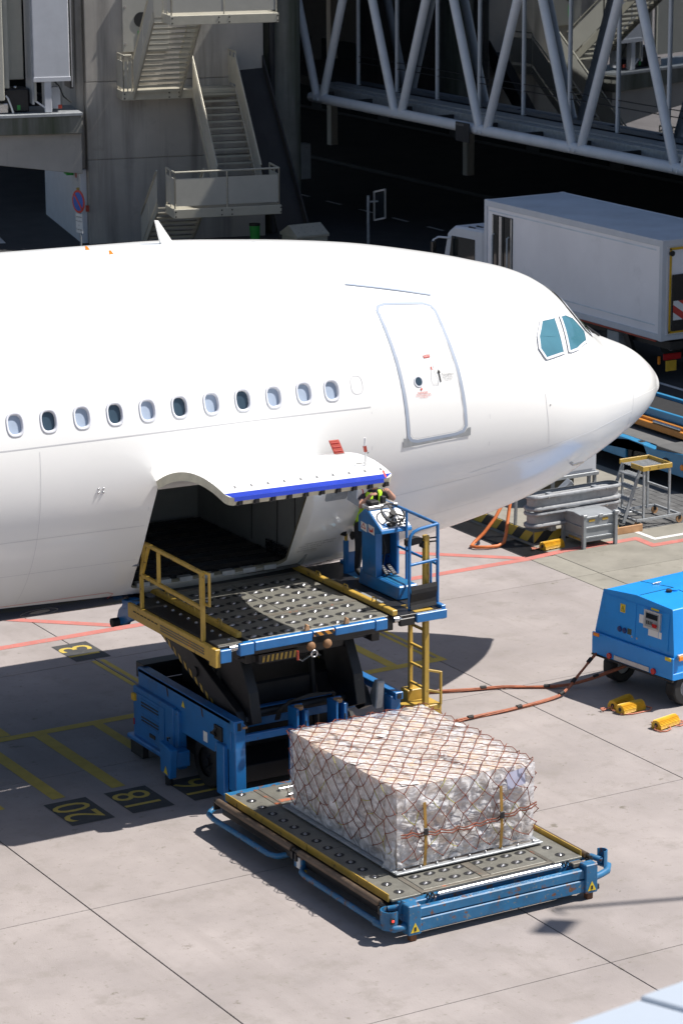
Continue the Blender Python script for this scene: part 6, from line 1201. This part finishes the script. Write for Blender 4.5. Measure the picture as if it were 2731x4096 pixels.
# ------------------------------------------------------------------ outdoor stairs
st = thing('outdoor_stairs', 'grey steel outdoor staircase with panelled landings on the concrete column', 'staircase', tuple(FP @ Vector((3.3, -2.6, 0))), th)
def landing(z, u0, u1, v0, v1, rails):
    MB(FP).box((u0, v0, z-.26), (u1, v0+.06, z+.02)).build('landing_edge', 'stair', st, .01); MB(FP).box((u0, v0+.06, z-.26), (u0+.05, v1, z+.02)).build('landing_edge', 'stair', st, .01); MB(FP).box((u1-.05, v0+.06, z-.26), (u1, v1, z+.02)).build('landing_edge', 'stair', st, .01)
    MB(FP).box((u0+.05, v0+.06, z-.04), (u1-.05, v1, z)).build('landing_floor', 'stair', st)
    for u in (u0+.03, u0+1.46, u0+1.78, u1-.06):
        for dz in (-.06, -.2): MB(FP).tube((u+.03, v0, z+dz), (u+.03, v0-.012, z+dz), .025, 8).build('bolt', 'ink', st)
    if rails:
        for a, b in rails:
            for q0, q1 in ((0.01, .49), (.51, .99)):
                p, q = Vector((*a, 0)).lerp(Vector((*b, 0)), q0), Vector((*a, 0)).lerp(Vector((*b, 0)), q1)
                MB(FP).bar((p.x, p.y, z+.53), (q.x, q.y, z+.53), .02, .84).build('rail_panel', 'stairpanel', st)
            MB(FP).tube((*a, z+1.14), (*b, z+1.14), .03, 10).build('handrail', 'stair', st)
            for q in (0, .5, 1): p = Vector((*a, 0)).lerp(Vector((*b, 0)), q); MB(FP).tube((p.x, p.y, z), (p.x, p.y, z+1.14), .022, 8).build('rail_post', 'stair', st)
landing(1.72, 1.81, 5.18, -5.2, -4.0, [((1.86, -5.14), (5.12, -5.14)), ((1.86, -5.14), (1.86, -4.0)), ((5.12, -5.14), (5.12, -4.0))])
landing(7.53, 1.81, 5.14, -5.2, -4.0, [((1.86, -5.14), (5.08, -5.14)), ((1.86, -5.14), (1.86, -4.0))])
landing(4.84, 1.2, 4.9, -.95, 0.0, [((1.24, -.92), (1.24, -.02)), ((4.86, -.92), (4.86, -.02)), ((1.24, -.92), (1.5, -.92))])
def flight(u0, u1, v0, z0, v1, z1, n, side_panels, close_under):
    for u in (u0, u1):
        MB(FP).add([(u-.025, v0, z0+.06), (u-.025, v1, z1+.06), (u-.025, v1, z1-.24), (u-.025, v0, z0-.24), (u+.025, v0, z0+.06), (u+.025, v1, z1+.06), (u+.025, v1, z1-.24), (u+.025, v0, z0-.24)], [(0, 1, 2, 3), (7, 6, 5, 4), (0, 4, 5, 1), (1, 5, 6, 2), (2, 6, 7, 3), (3, 7, 4, 0)]).build('stringer', 'stair', st)
        if side_panels:
            for q0, q1 in ((.01, .49), (.51, .99)):
                a = (v0+(v1-v0)*q0, z0+(z1-z0)*q0); b = (v0+(v1-v0)*q1, z0+(z1-z0)*q1)
                MB(FP).add([(u-.01, a[0], a[1]+.14), (u-.01, b[0], b[1]+.14), (u-.01, b[0], b[1]+.96), (u-.01, a[0], a[1]+.96), (u+.01, a[0], a[1]+.14), (u+.01, b[0], b[1]+.14), (u+.01, b[0], b[1]+.96), (u+.01, a[0], a[1]+.96)], [(0, 1, 2, 3), (7, 6, 5, 4), (0, 4, 5, 1), (1, 5, 6, 2), (2, 6, 7, 3), (3, 7, 4, 0)]).build('rail_panel', 'stairpanel', st)
            MB(FP).tube((u, v0, z0+1.08), (u, v1, z1+1.08), .03, 8).build('handrail', 'stair', st)
    for k in range(n):
        q = (k+.5)/n; v = v0+(v1-v0)*q; z = z0+(z1-z0)*q; dv = abs(v1-v0)/n
        MB(FP).box((u0+.025, v-dv*.55, z-.035), (u1-.025, v+dv*.55, z)).build('tread', 'tread', st); MB(FP).box((u0+.025, v-dv*.55-.012, z-.06), (u1-.025, v-dv*.55, z+.004)).build('tread_nosing', 'stair', st)
flight(1.56, 3.04, -.9, 4.80, -4.05, 7.5, 15, True, False)
flight(3.46, 4.84, -.9, 4.82, -4.05, 1.74, 16, True, False)
flight(1.56, 3.04, -4.0, 1.70, -1.6, .0, 9, True, False)
bx_ = thing('wall_cabinet', 'pale wall cabinet with round opening and green sign behind the stairs', 'cabinet', tuple(FP @ Vector((2, -.1, 6))), th)
MB(FP).box((1.42, -.12, 6.0), (2.9, -.01, 7.9)).build('cabinet_shell', 'stairpanel', bx_, .01); MB(FP).tube((2.02, -.121, 7.0), (2.02, -.14, 7.0), .24, 20).build('round_opening', 'ink', bx_); MB(FP).box((1.9, -.14, 6.3), (2.12, -.122, 6.66)).build('green_sign', 'green', bx_)
for z in (6.25, 7.4): MB(FP).tube((1.5, -.15, z), (1.5, -.12, z), .04, 8).build('lock', 'steel', bx_)
chu = thing('baggage_chute', 'dark sloping baggage chute beside the stairs', 'chute', tuple(FP @ Vector((5.7, -2, 0))), th)
MB(FP).add([(5.2, 0, 5.3), (5.95, 0, 5.35), (6.3, -4.3, .3), (5.45, -4.3, .1), (5.2, .0, 4.9), (5.95, .0, 4.95), (6.3, -4.3, -.05), (5.45, -4.3, -.05)], [(0, 1, 2, 3), (7, 6, 5, 4), (0, 4, 5, 1), (1, 5, 6, 2), (2, 6, 7, 3), (3, 7, 4, 0)]).build('chute_body', 'dark', chu)
MB(FP).add([(5.95, 0, 5.75), (6.0, 0, 5.75), (6.35, -4.3, .75), (6.3, -4.3, .75), (5.95, 0, 5.3), (6.0, 0, 5.3), (6.35, -4.3, .2), (6.3, -4.3, .2)], [(0, 1, 2, 3), (7, 6, 5, 4), (0, 4, 5, 1), (1, 5, 6, 2), (2, 6, 7, 3), (3, 7, 4, 0)]).build('chute_side', 'dark', chu)
gb = thing('green_bin', 'small bright green bin behind the lower stair landing', 'bin', tuple(FP @ Vector((4.75, -3.6, 0)))); MB(FP).tube((4.75, -3.6, .02), (4.72, -3.62, .88), .13, 12, .17).build('bin_body', 'green', gb); MB(FP).tube((4.72, -3.62, .88), (4.72, -3.62, .94), .18, 12).build('bin_lid', 'ink', gb)
# ------------------------------------------------------------------ signs on the left
ns = thing('no_parking_sign', 'round blue no-parking sign with red ring on a pole', 'sign', (39.1, 82.5, 0))
sd_ = Vector((-.995, -.1, 0)).normalized(); cs0 = Vector((39.06, 82.5, 1.66)); sr = Vector((.1, -.995, 0))
MB().tube((39.1, 82.5, 0), (39.1, 82.5, 2.0), .03, 10).build('sign_pole', 'galv', ns); dsc = MB().tube(cs0, cs0+sd_*.02, .36, 28).build('sign_disc', 'sign_red', ns); MB().tube(cs0+sd_*.021, cs0+sd_*.025, .29, 28).build('blue_field', 'sign_blue', dsc)
dg = (sr*.22+Vector((0, 0, -.22))); MB().bar(cs0+sd_*.03-dg, cs0+sd_*.03+dg, .075, .006, sd_).build('diagonal_bar', 'sign_red', dsc)
pl = MB(); pl.bar(cs0+Vector((0, 0, -.68))-sr*.19, cs0+Vector((0, 0, -.68))+sr*.19, .02, .60); plo = pl.build('text_plate', 'white', ns)
for i, t_ in enumerate(('uitgezonderd', 'v.h.o. losplaats', 'en', 'kl. voertuigen')): textmb(t_, .065, cs0+Vector((0, 0, -.48-.13*i))+sd_*.016, sr, (0, 0, 1)).build('lettering', 'ink', plo)
gbx = thing('green_wall_box', 'green box fixed to the left side of the pier column', 'box', (38.9, 86.2, 2.2)); m = MB(FP); m.box((-.25, 1.2, 2.0), (-.02, 1.7, 2.55)); m.build('box_body', 'green', gbx, .01); MB(FP).box((-.26, 1.25, 2.05), (-.25, 1.65, 2.5)).build('box_door', 'green', gbx, .004)
wpl = thing('wall_plates', 'small red and white plates on the left face of the pier column', 'sign', (39.5, 84.9, 1.5), 0); MB(FP).box((-.04, .55, 1.9), (-.005, .75, 2.45)).build('plate', 'whitesheet', wpl); MB(FP).box((-.06, .58, 2.0), (-.041, .72, 2.4)).build('red_face', 'red', wpl); MB(FP).box((-.08, .4, 1.3), (-.005, .5, 1.7)).build('hook', 'yellow', wpl)
rwl = single(MB(FP).box((.1, -.1, 1.0), (.2, -.005, 1.2)), 'fire_alarm', 'red', 'small dark red alarm box on the corner of the pier column', 'alarm box', None, .01)
# traffic mirror, shelter
mm = thing('traffic_mirror', 'traffic mirror panel on a grey pole beyond the aircraft roof', 'mirror', (47.4, 79, 0))
MB().tube((47.42, 79, 0), (47.42, 79, 1.62), .05, 12).build('pole', 'galv', mm); MB().bar((47.42, 79, 1.42), (47.75, 78.95, 1.42), .05).build('arm', 'galv', mm)
fr_ = MB(); A_ = Vector((47.70, 79.10, 0)); B_ = Vector((47.98, 78.9, 0)); d_ = (B_-A_)
fr_.bar((A_.x, A_.y, .78), (A_.x, A_.y, 1.72), .05); fr_.bar((B_.x, B_.y, .86), (B_.x, B_.y, 1.80), .05); fr_.bar((A_.x, A_.y, .80), (B_.x, B_.y, .88), .05); fr_.bar((A_.x, A_.y, 1.70), (B_.x, B_.y, 1.78), .05); fr_.build('mirror_frame', 'alu', mm)
MB().add([(A_.x, A_.y, .8), (B_.x, B_.y, .88), (B_.x, B_.y, 1.78), (A_.x, A_.y, 1.70)], [(0, 1, 2, 3)]).build('mirror_face', 'glassdark', mm)
sh = thing('equipment_shelter', 'low grey riveted metal shelter just beyond the aircraft roof', 'shelter', (44.8, 78.4, 0))
MB().box((44.3, 78.0, 0), (45.36, 79.0, .70)).build('shelter_wall', 'stair', sh, .01); MB().ext([(77.95, .66), (77.95, .74), (78.5, 1.02), (79.05, .74), (79.05, .66)], 'x', 44.25, 45.4).build('shelter_roof', 'stair', sh, .01)
for i in range(5):
    for k in range(2): MB().ball((44.4+i*.21, 78.1+k*.22, .825+k*.11), .014, 4).build('rivet', 'steel', sh)
# ------------------------------------------------------------------ glazed passenger bridge on a tubular truss
pb = thing('passenger_bridge', 'long glazed passenger bridge with grey tubular truss over the road', 'bridge', (51, 64, 0))
YN = [83.85-4.88*i for i in range(-1, 10)]
for x, z in ((48.5, 4.12), (48.5, 9.8), (54.2, 4.12), (54.2, 9.8)): MB().tube((x, 39, z), (x, 84.4 if x < 50 else 92, z), .165, 18).build('chord_tube', 'truss', pb)
for x in (48.5, 54.2):
    for i, y in enumerate(YN):
        if y > 84.5 and x < 50: continue
        for s_ in (-1, 1):
            if y+s_*2.44 > 86.5: continue
            MB().tube((x, y+s_*.20, 4.15), (x, y+s_*2.44, 9.8), .14, 14).build('truss_diagonal', 'truss', pb)
        if x < 50:
            for q in (-.12, .12): MB().tube((x-.16, y+q, 4.1), (x-.19, y+q, 4.1), .05, 10).build('node_bolt', 'truss', pb)
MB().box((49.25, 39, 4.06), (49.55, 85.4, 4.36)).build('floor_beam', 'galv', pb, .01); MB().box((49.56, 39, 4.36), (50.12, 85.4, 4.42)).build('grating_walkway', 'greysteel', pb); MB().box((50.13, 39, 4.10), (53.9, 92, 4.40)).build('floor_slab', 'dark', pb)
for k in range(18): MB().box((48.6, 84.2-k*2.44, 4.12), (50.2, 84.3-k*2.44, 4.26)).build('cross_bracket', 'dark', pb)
MB().box((49.4, 39, 9.7), (54.6, 93, 10.1)).build('roof', 'dark', pb); MB().box((49.6, 39, 10.1), (54.8, 93, 15.6)).build('shade_block', 'greysteel', pb)  # unseen block added above the roof to keep the truck in shade
for k in range(19):
    y = 84.24-2.44*k
    MB().box((50.16, y-.05, 4.42), (50.28, y+.05, 9.7)).build('mullion', 'truss', pb)
    if k < 18: MB().box((50.205, y-2.44+.055, 4.45), (50.225, y-.055, 9.68)).build('glass_pane', 'bridgeglass', pb)
    MB().box((53.6, y-.05, 4.42), (53.7, y+.05, 9.7)).build('mullion', 'truss', pb)
    if k < 18: MB().box((53.64, y-2.44+.055, 4.45), (53.66, y-.055, 9.68)).build('glass_pane', 'bridgeglass', pb)
for z in (5.15, 5.35): MB().box((50.17, 39, z), (50.19, 84.2, z+.015)).build('guard_wire', 'dark', pb)
sgn = thing('dark_sign_plate', 'dark square sign plate hanging on the bridge chord', 'sign', (48.25, 74.8, 4.2)); MB().box((48.22, 74.45, 3.72), (48.26, 75.2, 4.30)).build('plate', 'dark', sgn, .004); textmb('HOOGTE', .10, (48.215, 74.95, 4.22), (0, -1, 0), (0, 0, 1)).build('lettering', 'inkgrey', sgn); MB().bar((48.26, 74.8, 4.1), (48.4, 74.8, 4.1), .05).build('bracket', 'dark', sgn)
for i, (x, y) in enumerate(((58.4, 100.0), (58.35, 90.1))): single(MB().box((x-.16, y-.16, 0), (x+.16, y+.16, 7.0)), 'support_pillar', 'wallcon', ('slim grey support pillar under the bridge, farther left near the round column', 'slim grey support pillar under the bridge, right of the other slim pillar')[i], 'pillar', 'slim pillars under the bridge', .02)
wbx = thing('pale_wall_unit', 'small pale unit fixed at the foot of the mossy round column', 'wall unit', (49.2, 86.4, 0)); MB().box((48.9, 86.2, 1.1), (49.5, 86.6, 2.3)).build('unit_body', 'greysteel', wbx, .02); MB().box((48.88, 86.3, 1.3), (48.9, 86.5, 1.5)).build('unit_light', 'white', wbx)
# terminal building that roofs the road behind
tb_ = thing('terminal_building', 'dark terminal building over the road behind the bridge', 'building', (64, 95, 0))
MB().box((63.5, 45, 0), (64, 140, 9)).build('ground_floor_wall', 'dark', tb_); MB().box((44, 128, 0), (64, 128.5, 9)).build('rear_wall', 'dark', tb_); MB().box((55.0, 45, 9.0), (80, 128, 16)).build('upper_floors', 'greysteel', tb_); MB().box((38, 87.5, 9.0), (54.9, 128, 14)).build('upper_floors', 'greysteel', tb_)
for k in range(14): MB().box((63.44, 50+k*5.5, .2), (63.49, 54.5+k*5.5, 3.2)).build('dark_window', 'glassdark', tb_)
# ------------------------------------------------------------------ floodlight mast out to the right (its shadow lies by the dolly) and the roof edge near the camera
lm = thing('floodlight_mast', 'tall floodlight mast with a long arm right of the stand', 'lamp mast', (39.0, 24.2, 0))
MB().tube((39.0, 24.2, 0), (39.0, 24.2, 16.6), .16, 16, .09).build('mast', 'galv', lm); MB().tube((39.0, 24.2, 16.3), (31.3, 26.92, 16.3), .07, 12, .05).build('arm', 'galv', lm); MB().bar((31.32, 26.92, 16.3), (31.15, 26.75, 16.05), .05).build('bracket', 'galv', lm)
hd_ = MB(); cx, cy, cz = 30.8, 26.45, 16.0
hd_.add([(cx-.42, cy-.02, cz), (cx-.05, cy-.30, cz), (cx+.42, cy+.02, cz), (cx+.05, cy+.32, cz), (cx-.3, cy, cz+.16), (cx-.05, cy-.2, cz+.16), (cx+.3, cy, cz+.16), (cx+.05, cy+.2, cz+.16)], [(3, 2, 1, 0), (4, 5, 6, 7), (0, 1, 5, 4), (1, 2, 6, 5), (2, 3, 7, 6), (3, 0, 4, 7)]); hd_.build('lamp_head', 'galv', lm, .02)
re_ = thing('roof_edge', 'pale blue-grey metal roof edge in the lower right corner', 'roof edge', (5, 7, 11))
ev = Vector((.992, .126, 0)); sv = Vector((.065, -.152, 0)).normalized(); p0_ = Vector((5.357, 7.217, 11.5))
for a_, b_, dz in ((-3.0, -.002, 0), (.003, 4.0, .012)):
    q = [p0_+ev*a_, p0_+ev*b_, p0_+ev*b_+sv*2.5, p0_+ev*a_+sv*2.5]
    MB().add([v+Vector((0, 0, dz)) for v in q]+[v+Vector((0, 0, dz-.12)) for v in q], [(0, 1, 2, 3), (7, 6, 5, 4), (0, 4, 5, 1), (1, 5, 6, 2), (2, 6, 7, 3), (3, 7, 4, 0)]).build('roof_sheet', 'foreground', re_, .006)
